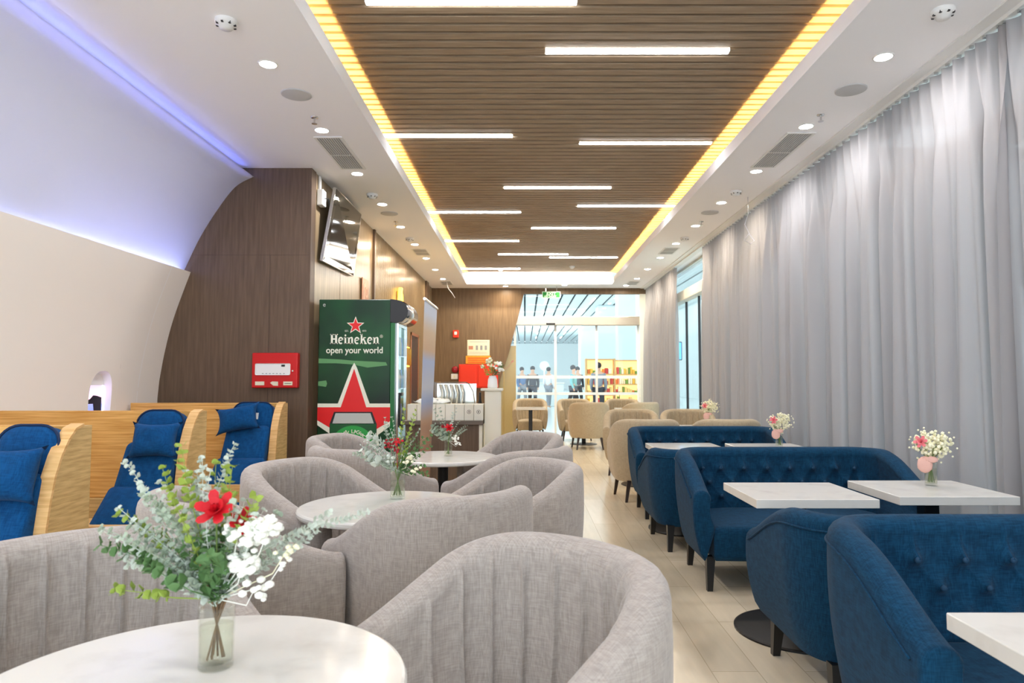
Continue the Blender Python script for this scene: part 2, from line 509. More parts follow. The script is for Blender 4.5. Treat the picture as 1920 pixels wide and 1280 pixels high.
# left side wall
bm = NB(); box(bm, LW-.12, LW-.02, EY+.1, FARY+.1, 0, CEIL); struct('wall_left_side', bm, 'side_laminate')
bm = NB(); box(bm, LW-.03, LW-.01, EY+.1, 9.2, 0, CEIL)
for yy in (7.6,): box(bm, LW-.0105, LW-.0085, yy, yy+.004, 0, CEIL, 1)
struct('trim_7', bm, ['side_laminate', 'laminate_joint'])
bm = NB(); y = 9.3
while y < 14.0:
    box(bm, LW-.03, LW+.0, y, y+.028, 0, CEIL); y += .055
struct('trim_8', bm, 'side_laminate')
bm = NB(); box(bm, LW-.03, LW+.02, 9.2, 9.27, 0, CEIL); box(bm, LW-.03, LW+.03, 14.05, 14.35, 0, CEIL); struct('trim_9', bm, 'brown_laminate')
bm = NB(); box(bm, LW-.01, LW+.008, 12.3, 13.1, 0, 2.05); d1 = struct('door_1', bm, mat('dark_door', S(60, 42, 34), .5))
bm = NB(); box(bm, LW+.008, LW+.02, 12.26, 12.3, 0, 2.1); box(bm, LW+.008, LW+.02, 13.1, 13.14, 0, 2.1); box(bm, LW+.008, LW+.02, 12.26, 13.14, 2.05, 2.1)
mesh_obj('door_frame', bm, 'copper', d1)
# far wall with its slanted edge
bm = NB()
ed = smooth_prof([(.005, CEIL), (-.07, 2.95), (-.21, 2.41), (-.34, 1.91), (-.47, 1.5), (-.57, 1.12), (-.62, .31), (-.63, 0)], 4)
prism(bm, [(-2.2, 0), (-2.2, CEIL)] + ed, lambda u, v, q: (u, FARY+q, v), .1)
struct('wall_far', bm, 'far_laminate')
bm = NB(); box(bm, -.2, 2.8, FARY+.01, FARY+.13, 3.16, CEIL); struct('wall_far_lintel', bm, 'far_laminate')
bm = NB(); box(bm, 2.575, 3.0, FARY+.02, FARY+.1, 0, 3.16); struct('trim_11', bm, 'white_laminate')
bm = NB(); box(bm, -.75, -.20, FARY+.12, FARY+.16, 0, 2.0); box(bm, -.47, -.465, FARY+.115, FARY+.12, 0, 2.0, 1); struct('wall_far_panel', bm, ['olive_panel', 'gold'])
# glazed entrance
GY = FARY+.2
dr = thing('door_2', None, None); tag(dr, kind='structure')
bm = NB(); rbox(bm, -.25, 2.62, GY-.14, GY+.03, 2.46, 2.66, .012); mesh_obj('header_bar', bm, 'steel', dr)
bm = NB(); rbox(bm, .48, .68, GY-.165, GY-.14, 2.47, 2.51, .006); mesh_obj('motion_sensor', bm, 'dark_plastic', dr)
bm = NB()
for x in (-.22, .69, 1.62, 2.56): box(bm, x-.025, x+.025, GY-.02, GY+.02, 0, 2.46)
mesh_obj('door_stile', bm, 'white_plastic', dr)
bm = NB(); box(bm, -.24, 2.6, GY-.004, GY+.004, 0.02, 2.46); box(bm, -.24, 2.6, GY-.004, GY+.004, 2.66, 3.17); mesh_obj('glass_pane', bm, 'pane_glass', dr)
bm = NB(); box(bm, -.22, 2.56, GY-.008, GY-.005, 1.27, 1.335); box(bm, -.22, 2.56, GY-.008, GY-.005, .90, .96); mesh_obj('glass_stripe', bm, 'frost_stripe', dr)
# right wall: glazing behind the curtains
GX = 2.95
dr = thing('window_2', None, None); tag(dr, kind='structure')
bm = NB(); box(bm, GX-.004, GX+.004, -3, FARY, .05, CEIL-.02); mesh_obj('glass_pane', bm, 'pane_glass', dr)
bm = NB(); rbox(bm, GX-.13, GX+.02, -3, FARY, 2.66, 2.84, .01); mesh_obj('header_bar', bm, 'white_laminate', dr)
bm = NB(); box(bm, GX-.03, GX+.03, -3, FARY, 0, .05); box(bm, GX-.03, GX+.03, -3, FARY, CEIL-.04, CEIL)
mesh_obj('window_frame', bm, 'steel', dr)
bm = NB()
for yy in (-1, 1.0, 3.0, 5.0, 7.0, 9.0, 10.75, 11.5, 12.4, 14.0): box(bm, GX-.02, GX+.02, yy-.012, yy+.012, .05, 2.66)
mesh_obj('mullion', bm, 'dark_plastic', dr)
bm = NB(); box(bm, CX_-.10, CX_+.10, -3, FARY, CEIL-.012, CEIL); box(bm, CX_-.02, CX_+.02, -3, FARY, CEIL-.035, CEIL-.01); struct('trim_10', bm, 'white_plastic')

# ------------------------------------------------------------------ curtains
def curtain(y0, y1, seed, label):
    rn = random.Random(seed)
    bm = NB(); L = y1-y0; n = int(L/.0125); zs = [.03, .3, .7, 1.1, 1.5, 1.9, 2.3, 2.6, 2.85, 3.0, 3.1, 3.17, 3.22, 3.25]
    ph = [rn.uniform(0, 6) for _ in range(6)]
    cols = []
    for i in range(n+1):
        s = i/n*L; col = []
        wp = s + .035*math.sin(2.3*s+ph[0]) + .02*math.sin(5.9*s+ph[1])
        for z in zs:
            h = (z-.03)/3.22
            ft = abs(((wp/.118) % 1)-.5)*2; pinch = (ft**2.2)
            lo_ = math.sin(2*PI*wp/.236+ph[2]) * .6 + math.sin(2*PI*wp/.118+ph[3])*.35 + .5*math.sin(2*PI*wp/.53+ph[4])
            lo_ += .35*math.sin(2*PI*(wp+.05*(1-h))/.17+ph[5])
            k = max(0, min(1, (h-.72)/.28)); k = k*k*(3-2*k)
            x = (1-k)*(.056+.03*(1-h))*lo_ + k*(-.05*pinch+.02)
            yy = s + (1-k)*.012*math.cos(2*PI*wp/.236+ph[2]) + .05*(1-h)*math.sin(1.7*s+ph[1])*.6
            col.append(bm.verts.new((CX_+.02+x, y0+yy, z)))
        cols.append(col)
    for a, b in zip(cols, cols[1:]):
        for j in range(len(zs)-1):
            f = bm.faces.new((a[j], b[j], b[j+1], a[j+1])); f.smooth = True
    o = mesh_obj('curtain', bm, 'sheer_curtain')
    tag(o, label, 'curtain', 'sheer curtains along the window wall')
    s = .03; g0 = None
    while s < L and -9 < y0:
        if y0+s > 2.2:
            if g0 is None:
                bm = NB(); box(bm, -.012, .012, -.006, .006, 3.24, 3.262); g0 = g_ = mesh_obj('curtain_glider', bm, 'chrome', o)
            else: g_ = g0.copy(); COL.objects.link(g_)
            g_.location = (CX_, y0+s, 0)
        s += .118
    return o
curtain(-1.5, 3.79, 1, 'sheer grey curtain at the right edge, nearest to the camera')
curtain(3.74, 6.94, 2, 'sheer grey curtain behind the vase with the pink rose, second from the front')
curtain(6.92, 10.25, 3, 'sheer grey curtain with a loose cable in front of its top')
curtain(12.15, 15.08, 4, 'narrow sheer curtain between the glass entrance and the gap in the drapes')

# ------------------------------------------------------------------ ceiling fixtures
def linear(x0, y, label, L=1.265):
    t = thing('linear_ceiling_light', label, 'light', (x0, y, SZ), 0, 'linear lights in the slatted ceiling')
    bm = NB(); box(bm, 0, L, -.022, .022, -.012, .012); mesh_obj('diffuser', bm, 'lamp_white', t)
    bm = NB(); box(bm, -.006, 0, -.026, .026, -.01, .03); box(bm, L, L+.006, -.026, .026, -.01, .03); mesh_obj('end_cap', bm, 'white_plastic', t)
TUB = [(-.955, 3.99, 'at the top edge of the picture, nearest to the camera'), (.145, 4.61, 'second nearest, right of centre'),
       (-1.38, 6.25, 'third nearest, touching the left cove'), (.525, 6.44, 'fourth nearest, touching the right cove'),
       (-.246, 7.97, 'alone in the middle of the slats'), (.69, 8.82, 'running into the right cove behind the lone middle one'),
       (-1.32, 9.16, 'running into the left cove at mid depth'), (.10, 10.14, 'right of centre, between two cove lights'),
       (-1.36, 11.09, 'running into the left cove in the far half'), (-.48, 12.28, 'left of centre in the far half'),
       (.46, 12.6, 'right of centre in the far half'), (-1.36, 13.9, 'farthest, beside the bright end of the coffer')]
for x, y, s_ in TUB: linear(x, y, 'added unseen white linear light, ' + s_)
for x, y, s_ in ((.2, 2.6, 'first one just above the picture'), (-1.1, 1.6, 'above and left of the camera'), (.5, .6, 'over the camera'), (-.9, -.6, 'behind the camera, left'), (.4, -1.6, 'behind the camera, right')): linear(x, y, 'added unseen white linear light, ' + s_)  # tubes out of view, added to give the room frontal light

dl0 = thing('downlight', '', 'light', (0, 0, CEIL))
bm = NB(); lathe(bm, [(.052, -.004), (.060, -.006), (.064, 0)], 24, cap0=False, cap1=False); mesh_obj('bezel', bm, 'white_plastic', dl0, True)
bm = NB(); lathe(bm, [(.052, -.005), (.03, -.006), (.001, -.006)], 24, cap0=False, cap1=False); mesh_obj('lens', bm, 'down_white', dl0, True)
ordn = ['nearest', 'second', 'third', 'fourth', 'fifth', 'sixth', 'seventh', 'eighth', 'farthest']
first = True
for i, (x, y) in enumerate(DOWN):
    if i < 9: lab = 'recessed square-glow downlight in the left soffit, %s of its row' % ordn[i]; g = 'downlights in the left soffit'
    elif i < 18: lab = 'recessed downlight in the right soffit by the curtains, %s of its row' % ordn[i-9]; g = 'downlights in the right soffit'
    elif i < 24: continue
    else: lab = 'small downlight in the soffit over the entrance, ' + ['above the brown wall', 'above the exit sign', 'beside the far curtain'][i-24]; g = 'downlights over the entrance'
    if first: dl0.location = (x, y, CEIL); dl0['label'] = lab; dl0['group'] = g; first = False
    else: dup(dl0, (x, y, CEIL), 0, lab, g)
for i, (x, y) in enumerate(DOWN):
    d = bpy.data.lights.new('downlight_beam', 'AREA'); far = y > 7.2
    d.shape = 'DISK'; d.size = .09; d.energy = 3.6 if y > 0 else 3; d.spread = R(172)
    d.color = (1, .80, .55) if (far and x < 0) else ((1, .86, .68) if far else (.97, .97, 1))
    o = bpy.data.objects.new('downlight_beam', d); o.location = (x, y, CEIL-.012); COL.objects.link(o)

def speaker(x, y, label):
    bm = NB(); lathe(bm, [(.105, 0), (.105, -.006), (.098, -.008), (.001, -.009)], 32, (x, y, CEIL), cap0=False, cap1=False)
    tag(mesh_obj('ceiling_speaker', bm, 'grey_mesh', None, True), label, 'speaker', 'round ceiling speakers')
speaker(-1.638, 4.79, 'round grey ceiling speaker, left soffit, near the camera')
speaker(-1.669, 8.31, 'round grey ceiling speaker, left soffit, farther back')
speaker(2.30, 4.71, 'round grey ceiling speaker, right soffit, near the camera')
speaker(2.266, 8.26, 'round grey ceiling speaker, right soffit, farther back')
def smoke(x, y, label):
    t = thing('smoke_detector', label, 'smoke detector', (x, y, CEIL), 0, 'smoke detectors on the ceiling')
    bm = NB(); lathe(bm, [(.06, 0), (.062, -.012), (.055, -.03), (.04, -.034), (.035, -.05), (.001, -.052)], 28, cap0=False, cap1=False); mesh_obj('housing', bm, 'white_plastic', t, True)
    for k in range(8):
        a = 2*PI*k/8; bm = NB()
        box(bm, .05*math.cos(a)-.006, .05*math.cos(a)+.006, .05*math.sin(a)-.006, .05*math.sin(a)+.006, -.034, -.022)
        mesh_obj('sensor_slot', bm, 'dark_plastic', t)
smoke(-1.70, 3.78, 'white smoke detector, left soffit, nearest to the camera')
smoke(-1.685, 7.44, 'white smoke detector, left soffit, beside the television')
smoke(-1.666, 9.78, 'white smoke detector, left soffit, farthest')
smoke(2.313, 3.67, 'white smoke detector, right soffit, nearest to the camera')
smoke(2.293, 7.31, 'white smoke detector, right soffit, middle of three')
smoke(2.305, 9.74, 'white smoke detector, right soffit, farthest')
t = None
def sprinkler(x, y, label, z=CEIL):
    t = thing('sprinkler', label, 'sprinkler', (x, y, z), 0, 'ceiling sprinklers')
    bm = NB(); lathe(bm, [(.03, 0), (.028, -.006), (.012, -.008)], 16, cap0=False); mesh_obj('escutcheon', bm, 'chrome', t, True)
    bm = NB(); tube(bm, [(0, 0, -.005), (0, 0, -.045)], .007); lathe(bm, [(.022, -.05), (.022, -.053)], 16); mesh_obj('head', bm, 'chrome', t)
sprinkler(-1.64, 5.22, 'small chrome sprinkler, left soffit, by the near vent')
sprinkler(-1.671, 8.74, 'small chrome sprinkler, left soffit, past the television')
sprinkler(2.287, 5.17, 'small chrome sprinkler, right soffit, by the near vent')
sprinkler(2.286, 8.74, 'small chrome sprinkler, right soffit, past the second speaker')
def vent(x, y0, y1, label, wd=.2):
    t = thing('ceiling_vent', label, 'vent', (x, y0, CEIL), 0, 'louvred air vents in the soffits')
    L = y1-y0
    bm = NB(); box(bm, -wd/2, wd/2, 0, L, -.004, 0); mesh_obj('backing', bm, 'vent_dark', t)
    bm = NB()
    box(bm, -wd/2-.02, -wd/2, -.02, L+.02, -.009, 0); box(bm, wd/2, wd/2+.02, -.02, L+.02, -.009, 0)
    box(bm, -wd/2, wd/2, -.02, 0, -.009, 0); box(bm, -wd/2, wd/2, L, L+.02, -.009, 0); box(bm, -wd/2, wd/2, L*.52, L*.52+.02, -.009, 0)
    mesh_obj('frame', bm, 'white_plastic', t)
    bm = NB(); x_ = -wd/2+.012
    while x_ < wd/2: box(bm, x_, x_+.008, 0, L, -.009, -.003); x_ += .02
    mesh_obj('louvre', bm, 'vent_grey', t)
vent(-1.66, 5.66, 6.5, 'louvred ceiling vent, left soffit, nearest')
vent(-1.66, 10.6, 11.1, 'louvred ceiling vent, left soffit, middle of three')
vent(-1.66, 14.1, 14.6, 'louvred ceiling vent, left soffit, farthest')
vent(2.29, 5.56, 6.45, 'louvred ceiling vent, right soffit, nearest')
vent(2.29, 10.5, 11.0, 'louvred ceiling vent, right soffit, middle of three')
vent(2.29, 14.1, 14.6, 'louvred ceiling vent, right soffit, farthest')
for x, y, s_ in ((-.5, 14.0, 'left'), (.95, 13.6, 'right')):
    bm = NB(); lathe(bm, [(.055, 0), (.055, -.02), (.03, -.05), (.001, -.055)], 20, (x, y, SZ), cap0=False, cap1=False)
    tag(mesh_obj('ceiling_camera', bm, 'white_plastic', None, True), 'small white dome on the far end of the slats, %s one' % s_, 'dome', 'white domes on the slats')
bm = NB(); tube(bm, [(2.5, 7.55, CEIL), (2.5, 7.55, 3.1), (2.46, 7.55, 2.98), (2.52, 7.56, 2.86), (2.57, 7.57, 2.80), (2.52, 7.55, 2.76), (2.45, 7.55, 2.80), (2.5, 7.55, 2.87)], .005)
tag(mesh_obj('hanging_cable', bm, 'cable_white', None, True), 'loose looped cable hanging before the right curtains', 'cable')
bm = NB(); tube(bm, [(-1.64, 14.2, CEIL), (-1.62, 14.2, 3.22), (-1.60, 14.2, 3.15), (-1.52, 14.2, 3.05), (-1.46, 14.2, 2.95)], .008)
tag(mesh_obj('hanging_cable', bm, 'cable_white', None, True), 'short white cable hanging before the far brown wall', 'cable')
t = thing('exit_sign', 'green illuminated EXIT sign hanging over the glass entrance', 'sign', (.58, 14.9, 3.1))
bm = NB(); rbox(bm, -.20, .20, -.02, .02, -.07, .07, .006); mesh_obj('case', bm, 'sign_white', t)
bm = NB(); box(bm, -.188, .188, -.0225, -.02, -.06, .06); mesh_obj('face', bm, 'green_sign', t)
text_mesh('lettering', 'EXIT', .085, (0, -.024, .022), (PI/2, 0, 0), 'sign_white', t, offset=.002, sx=1.2)
text_mesh('lettering', 'LỐI THOÁT', .05, (-.02, -.024, -.035), (PI/2, 0, 0), 'sign_white', t, offset=.001)
bm = NB()
for x in (-.12, .12): tube(bm, [(x, 0, .06), (x, 0, .19)], .006)
mesh_obj('hanger', bm, 'chrome', t)

# ------------------------------------------------------------------ tub chairs and sofas
def upath(a, b, fr, back=0.0, ns=14, nc=44, nb=0):
    """outer line of a U: arms at x=+-a(+back/2), front at y=-fr, rounded corners radii (a,b)"""
    P = []
    h = back/2
    for i in range(ns): P.append((-a-h, -fr+fr*i/ns))
    if nb == 0:
        for i in range(nc+1):
            t = PI*(1-i/nc); P.append((a*math.cos(t)+0, b*math.sin(t)))
    else:
        for i in range(nc//2+1):
            t = PI*(1-.5*i/(nc//2)); P.append((-h+a*math.cos(t), b*math.sin(t)))
        for i in range(1, nb): P.append((-h+back*i/nb, b))
        for i in range(nc//2+1):
            t = PI/2*(1-i/(nc//2)); P.append((h+a*math.cos(t), b*math.sin(t)))
    for i in range(1, ns+1): P.append((a+h, -fr*i/ns))
    return P
def normals(P):
    N = []
    for i in range(len(P)):
        p, q = P[max(i-1, 0)], P[min(i+1, len(P)-1)]
        dx, dy = q[0]-p[0], q[1]-p[1]; L = math.hypot(dx, dy) or 1
        N.append((-dy/L, dx/L))
    return N
def tub_shell(P, rimz, zb, zs, th, taper, disp, lean=.03, nin=16):
    bm = NB(); N = normals(P); s = [0]
    for i in range(1, len(P)): s.append(s[-1]+math.hypot(P[i][0]-P[i-1][0], P[i][1]-P[i-1][1]))
    cols = []
    for i, ((x, y), (nx, ny)) in enumerate(zip(P, N)):
        zr = rimz(x, y); r = th/2; col = []
        for k in range(9):                       # outer wall
            t = k/8; z = zb+(zr-r-zb)*t
            ins = taper*(1-t)**1.6 - .010*math.sin(PI*t)
            if k == 0: ins += .012
            col.append((ins, z))
        for k in range(1, 8):                    # rolled rim
            a = PI*k/8; col.append((r-r*math.cos(a), zr-r+r*math.sin(a)*1.0))
        for k in range(nin+1):                   # inner wall
            t = k/nin; z = zr-r-(zr-r-zs)*t
            ins = th+lean*t-.012*math.sin(PI*min(1, t*1.2))
            ins -= disp(s[i]-s[-1]/2 if False else s[i], z, x, y)*(1 if k > 0 else .5)
            col.append((ins, z))
        cols.append([bm.verts.new((x-nx*q, y-ny*q, z)) for q, z in col])
    for a, b in zip(cols, cols[1:]):
        for j in range(len(a)-1):
            f = bm.faces.new((a[j], b[j], b[j+1], a[j+1])); f.smooth = True
    # padded front faces of the arms
    for col, sgn in ((cols[0], 1), (cols[-1], -1)):
        cx = sum(v.co.x for v in col)/len(col); 
        ring = col
        for dd, sc_ in ((.012, .93), (.018, .75), (.02, .4)):
            cen = Vector((sum(v.co.x for v in col)/len(col), col[0].co.y, sum(v.co.z for v in col)/len(col)))
            new = []
            for v in col:
                c_ = Vector((cen.x+(v.co.x-cen.x)*sc_, v.co.y-dd, v.co.z))
                c_.z = cen.z+(v.co.z-cen.z)*(1-(1-sc_)*.25)
                new.append(bm.verts.new(c_))
            m_ = len(col)
            for j in range(m_):
                q = (ring[j], ring[(j+1) % m_], new[(j+1) % m_], new[j])
                f = bm.faces.new(q if sgn > 0 else tuple(reversed(q))); f.smooth = True
            ring = new
        bm.faces.new(ring if sgn < 0 else list(reversed(ring)))
    bmesh.ops.recalc_face_normals(bm, faces=list(bm.faces))
    return bm, s
def seat_block(P, inset, z0, z1, fr, rnd=.03, front_bow=.02):
    N = normals(P)
    pts = [(x-nx*inset, y-ny*inset) for (x, y), (nx, ny) in zip(P, N)]
    pts = [p for p in pts if p[1] > -fr+.01]
    x0, x1 = pts[0][0], pts[-1][0]
    frn = [(x1+(x0-x1)*i/12, -fr-front_bow*math.sin(PI*i/12)) for i in range(13)]
    loop = pts+frn
    cx = sum(p[0] for p in loop)/len(loop); cy = sum(p[1] for p in loop)/len(loop)
    bm = NB(); rings = []
    W = max(abs(x0), abs(x1))
    for dz, sc_ in ((z0, .985), (z0+.03, 1), (z1-rnd, 1), (z1-rnd*.5, 1-.13*rnd/W), (z1-rnd*.15, 1-.45*rnd/W), (z1, 1-1.1*rnd/W), (z1+.012, .75), (z1+.018, .45), (z1+.02, .1)):
        rings.append([bm.verts.new((cx+(x-cx)*sc_, cy+(y-cy)*sc_, dz)) for x, y in loop])
    n = len(loop)
    for a, b in zip(rings, rings[1:]):
        for i in range(n):
            f = bm.faces.new((a[i], a[(i+1) % n], b[(i+1) % n], b[i])); f.smooth = True
    bm.faces.new(rings[-1]); bm.faces.new(list(reversed(rings[0])))
    bmesh.ops.recalc_face_normals(bm, faces=list(bm.faces))
    return bm
def leg_bm(x, y, h, r0, r1, dx, dy):
    bm = NB()
    a = [bm.verts.new((x+dx+sx*r1, y+dy+sy*r1, 0)) for sx, sy in ((-1, -1), (1, -1), (1, 1), (-1, 1))]
    b = [bm.verts.new((x+sx*r0, y+sy*r0, h)) for sx, sy in ((-1, -1), (1, -1), (1, 1), (-1, 1))]
    bm.faces.new(list(reversed(a))); bm.faces.new(b)
    for i in range(4): bm.faces.new((a[i], a[(i+1) % 4], b[(i+1) % 4], b[i]))
    return bm

CP = upath(.366, .326, .282, nc=230, ns=40)
CS = sum(math.hypot(CP[i+1][0]-CP[i][0], CP[i+1][1]-CP[i][1]) for i in range(len(CP)-1))
def crim(x, y):
    u = max(0, min(1, (y+.282)/.562)); return .637+.207*math.sin(PI/2*u)**1.435
def cdisp(s, z, x, y):
    # vertical channel seams over the inner back, fading into the arms
    q = (s/CS-.5)*14; f = abs(q-round(q))
    seam = math.exp(-(f/.055)**2)
    e = max(0, min(1, (.62-abs(s/CS-.5)*1.35)/.12))
    puff = .003*math.sin(PI*f)
    return (-.017*seam+puff)*e
def tub_chair(label, fab, leg, group):
    t = thing('tub_armchair', label, 'armchair', (0, 0, 0), 0, group)
    bm, s = tub_shell(CP, crim, .20, .36, .095, .045, cdisp)
    mesh_obj('shell_back', bm, fab, t)
    bm = seat_block(CP, .108, .20, .40, .29); mesh_obj('seat', bm, fab, t)
    for x, y, dx, dy in ((-.26, -.22, -.03, -.03), (.26, -.22, .03, -.03), (-.20, .20, -.035, .04), (.20, .20, .035, .04)):
        mesh_obj('leg', leg_bm(x, y, .215, .021, .012, dx, dy), leg, t)
    return t
GA = 'grey channel-back armchairs around the round tables'
GB = 'beige armchairs at the small tables in the far half'
ch = [  # A..J around the three round tables
 ('A', -1.056, 1.642, 50.8, 'grey tub armchair in the left foreground, behind the bouquet with the red flower'),
 ('B', -.030, 1.560, -50.0, 'grey channel-back tub armchair in the centre foreground, largest of all'),
 ('C', -1.076, 2.577, 123.9, 'grey tub armchair seen from outside, partly hidden by the nearest bouquet'),
 ('D', -.319, 2.673, -139.9, 'grey tub armchair turned away, right in front of the second round table'),
 ('E', -.054, 3.349, -62.5, 'grey tub armchair facing left at the right of the second round table'),
 ('F', -1.014, 3.362, 69.1, 'grey tub armchair with seams at the left of the second round table'),
 ('G', -.999, 4.283, 139.8, 'grey tub armchair turned away behind the second bouquet, left side'),
 ('H', -.047, 4.222, -131.4, 'grey tub armchair turned away, only its rim showing, at the third round table'),
 ('I', -.057, 5.153, -50.8, 'grey tub armchair right of the farthest round table, facing left'),
 ('J', -1.243, 5.004, 80.0, 'grey tub armchair in front of the green drinks cooler')]
proto = None
for k, x, y, a, lab in ch:
    if proto is None:
        proto = tub_chair(lab, 'grey_linen', 'dark_leg', GA); proto.location = (x, y, 0); proto.rotation_euler.z = R(a)
    else: dup(proto, (x, y, 0), R(a), lab)
proto = None
for x, y, a, lab in (
 (1.27, 7.27, 180, 'beige armchair with its back to the camera, beside the farthest blue sofa'),
 (2.12, 7.27, 178, 'beige armchair of which only the top rim shows over the farthest sofa, by the curtain'),
 (1.42, 9.18, -8, 'beige armchair facing the camera, left of the small white vase table'),
 (2.18, 9.18, -8, 'beige armchair facing the camera behind the small pale bouquet'),
 (1.16, 12.45, 180, 'beige armchair seen squarely from behind, showing all its dark legs'),
 (1.03, 14.2, 8, 'beige armchair facing the camera, hidden behind the one seen squarely from behind'),
 (2.02, 14.2, -5, 'beige armchair facing the camera next to the far curtain'),
 (2.08, 12.45, 205, 'beige armchair turned at an angle with a wooden leg showing, near the far curtain'),
 (.11, 14.45, 0, 'beige armchair facing the camera behind a white square table, left of the entrance')):
    if proto is None:
        proto = tub_chair(lab, 'beige_linen', 'dark_leg', GB); proto.location = (x, y, 0); proto.rotation_euler.z = R(a)
    else: dup(proto, (x, y, 0), R(a), lab)

# blue tufted sofas
SA, SBk = .22, .30           # corner radii
SWd = 1.43                   # width
SP = upath(SA, .26, .44, back=SWd-2*SA, ns=36, nc=60, nb=170)
def srim(x, y):
    u = max(0, min(1, (y+.44)/.52)); return .60+.19*math.sin(PI/2*u)**1.3
SL = [0]
for i in range(1, len(SP)): SL.append(SL[-1]+math.hypot(SP[i][0]-SP[i-1][0], SP[i][1]-SP[i-1][1]))
STOT = SL[-1]
TUFT = []
for row, z in enumerate((.655, .565, .475)):
    nrow = 8 if row % 2 == 0 else 9
    for k in range(nrow):
        TUFT.append((STOT/2+(k-(nrow-1)/2)*.155, z))
def sdisp(s, z, x, y):
    d = .010*math.sin(PI*max(0, min(1, (z-.40)/.38)))
    if abs(s-STOT/2) > .85: return d*.5
    for ts, tz in TUFT:
        ds, dz = s-ts, z-tz
        if abs(ds) < .12 and abs(dz) < .12: d -= .024*math.exp(-(ds*ds+dz*dz)/(2*.027**2))+.020*math.exp(-(ds*ds+dz*dz)/(2*.011**2))
        if tz > .6 and dz > 0 and abs(ds) < .04: d -= .013*math.exp(-(ds/.009)**2)*max(0, 1-dz/.11)
        # diagonal folds towards the neighbours below
        if 0 > dz > -.09 and abs(abs(ds)-(-dz)*.82) < .02: d -= .004*math.exp(-((abs(ds)+dz*.82)/.007)**2)
    return d
def sofa(label):
    t = thing('tufted_sofa', label, 'sofa', (0, 0, 0), 0, 'blue button-tufted two-seat sofas in a row')
    bm, s = tub_shell(SP, srim, .19, .36, .105, .05, sdisp, lean=.02, nin=44)
    mesh_obj('shell_back', bm, 'blue_linen', t)
    N = normals(SP)
    bm = seat_block(SP, .12, .19, .385, .45, rnd=.04); mesh_obj('seat', bm, 'blue_linen', t)
    bm = NB(); pts = []
    for i in range(3, len(SP)-3):
        (x, y), (nx, ny) = SP[i], N[i]; pts.append((x+nx*.004, y+ny*.004, srim(x, y)-.062))
    tube(bm, pts, .0045, 6); mesh_obj('piping', bm, 'blue_linen', t, True)
    for ts, tz in TUFT:
        i = min(range(len(SL)), key=lambda q: abs(SL[q]-ts)); (x, y), (nx, ny) = SP[i], N[i]
        zr = srim(x, y); r = .105/2; tt = (zr-r-tz)/(zr-r-.36)
        ins = .105+.02*tt-.012*math.sin(PI*min(1, tt*1.2))-sdisp(SL[i], tz, x, y)
        bm = NB(); ball(bm, (x-nx*(ins+.001), y-ny*(ins+.001), tz), .011, 2, (1, .7, 1)); mesh_obj('button', bm, 'button', t)
    for x, y, dx, dy in ((-.60, -.36, -.01, -.02), (.60, -.36, .01, -.02), (-.58, .17, -.01, .02), (.58, .17, .01, .02)):
        mesh_obj('leg', leg_bm(x, y, .20, .026, .016, dx, dy), 'black_leg', t)
    return t
so = sofa('blue tufted sofa at the right edge, nearest to the camera'); so.location = (1.685, 2.16, 0)
dup(so, (1.75, 2.80, 0), PI, 'blue sofa with its outer back and seam turned to us, right behind the nearest sofa').scale = (1, 1, .935)
dup(so, (1.705, 4.50, 0), 0, 'blue tufted sofa facing the two white tables in the middle, its left legs showing')
dup(so, (1.645, 5.23, 0), PI, 'blue sofa with a plain outer end, back to back with the middle tufted sofa').scale = (1, 1, .935)
dup(so, (1.705, 6.58, 0), 0, 'blue tufted sofa farthest back, in front of the beige armchairs')

# ------------------------------------------------------------------ tables
def round_table(x, y, label, first=None):
    if first: return dup(first, (x, y, 0), 0, label)
    t = thing('round_table', label, 'table', (x, y, 0), 0, 'round white marble tables')
    bm = NB(); lathe(bm, [(.001, .66), (.38, .66), (.393, .665), (.396, .673), (.396, .683), (.392, .689), (.386, .691), (.001, .691)], 96, cap0=False, cap1=False)
    o = mesh_obj('table_top', bm, 'marble', t)
    bm = NB(); lathe(bm, [(.038, .012), (.038, .655), (.12, .655), (.12, .66)], 24); mesh_obj('column', bm, 'black_leg', t)
    bm = NB(); lathe(bm, [(.25, 0), (.25, .008), (.24, .012), (.06, .018), (.038, .03)], 48); mesh_obj('base', bm, 'black_leg', t)
    return t
rt = round_table(-.615, 1.27, 'round white marble table in the left foreground, nearest')
round_table(-.605, 3.08, 'round white table in the middle, holding the second bouquet', rt)
round_table(-.595, 5.01, 'round white table farthest back, in front of the drinks counter', rt)
def sq_table(w_, d_, base_r, label, group, col='black_leg'):
    t = thing('square_table', label, 'table', (0, 0, 0), 0, group)
    bm = NB(); rbox(bm, -w_/2, w_/2, -d_/2, d_/2, .650, .691, .002, 1); mesh_obj('table_top', bm, 'marble', t)
    bm = NB(); rbox(bm, -.038, .038, -.038, .038, .012, .64, .004, 1); box(bm, -.15, .15, -.15, .15, .64, .65); mesh_obj('column', bm, col, t)
    bm = NB(); lathe(bm, [(base_r, 0), (base_r, .008), (base_r-.01, .012), (.05, .014)], 48); mesh_obj('base', bm, col, t)
    return t
GT = 'white marble tables between the blue sofas'
st = sq_table(.575, .53, .31, 'white marble table with only its left corner in the frame, lower right', GT); st.location = (1.30, 1.41, 0)
dup(st, (1.366, 3.48, 0), 0, 'bare white marble table before the middle blue sofa, left of the vase table')
dup(st, (2.075, 3.555, 0), 0, 'white marble table with the pink rose vase, by the curtain')
dup(st, (1.35, 5.80, 0), 0, 'bare white marble table before the farthest blue sofa')
dup(st, (2.04, 5.76, 0), 0, 'white marble table with a vase before the farthest blue sofa')
GS = 'small white tables among the beige armchairs'
s2 = sq_table(.58, .53, .26, 'small white table beside the lone armchair, left of the entrance', GS); s2.location = (.115, 13.72, 0)
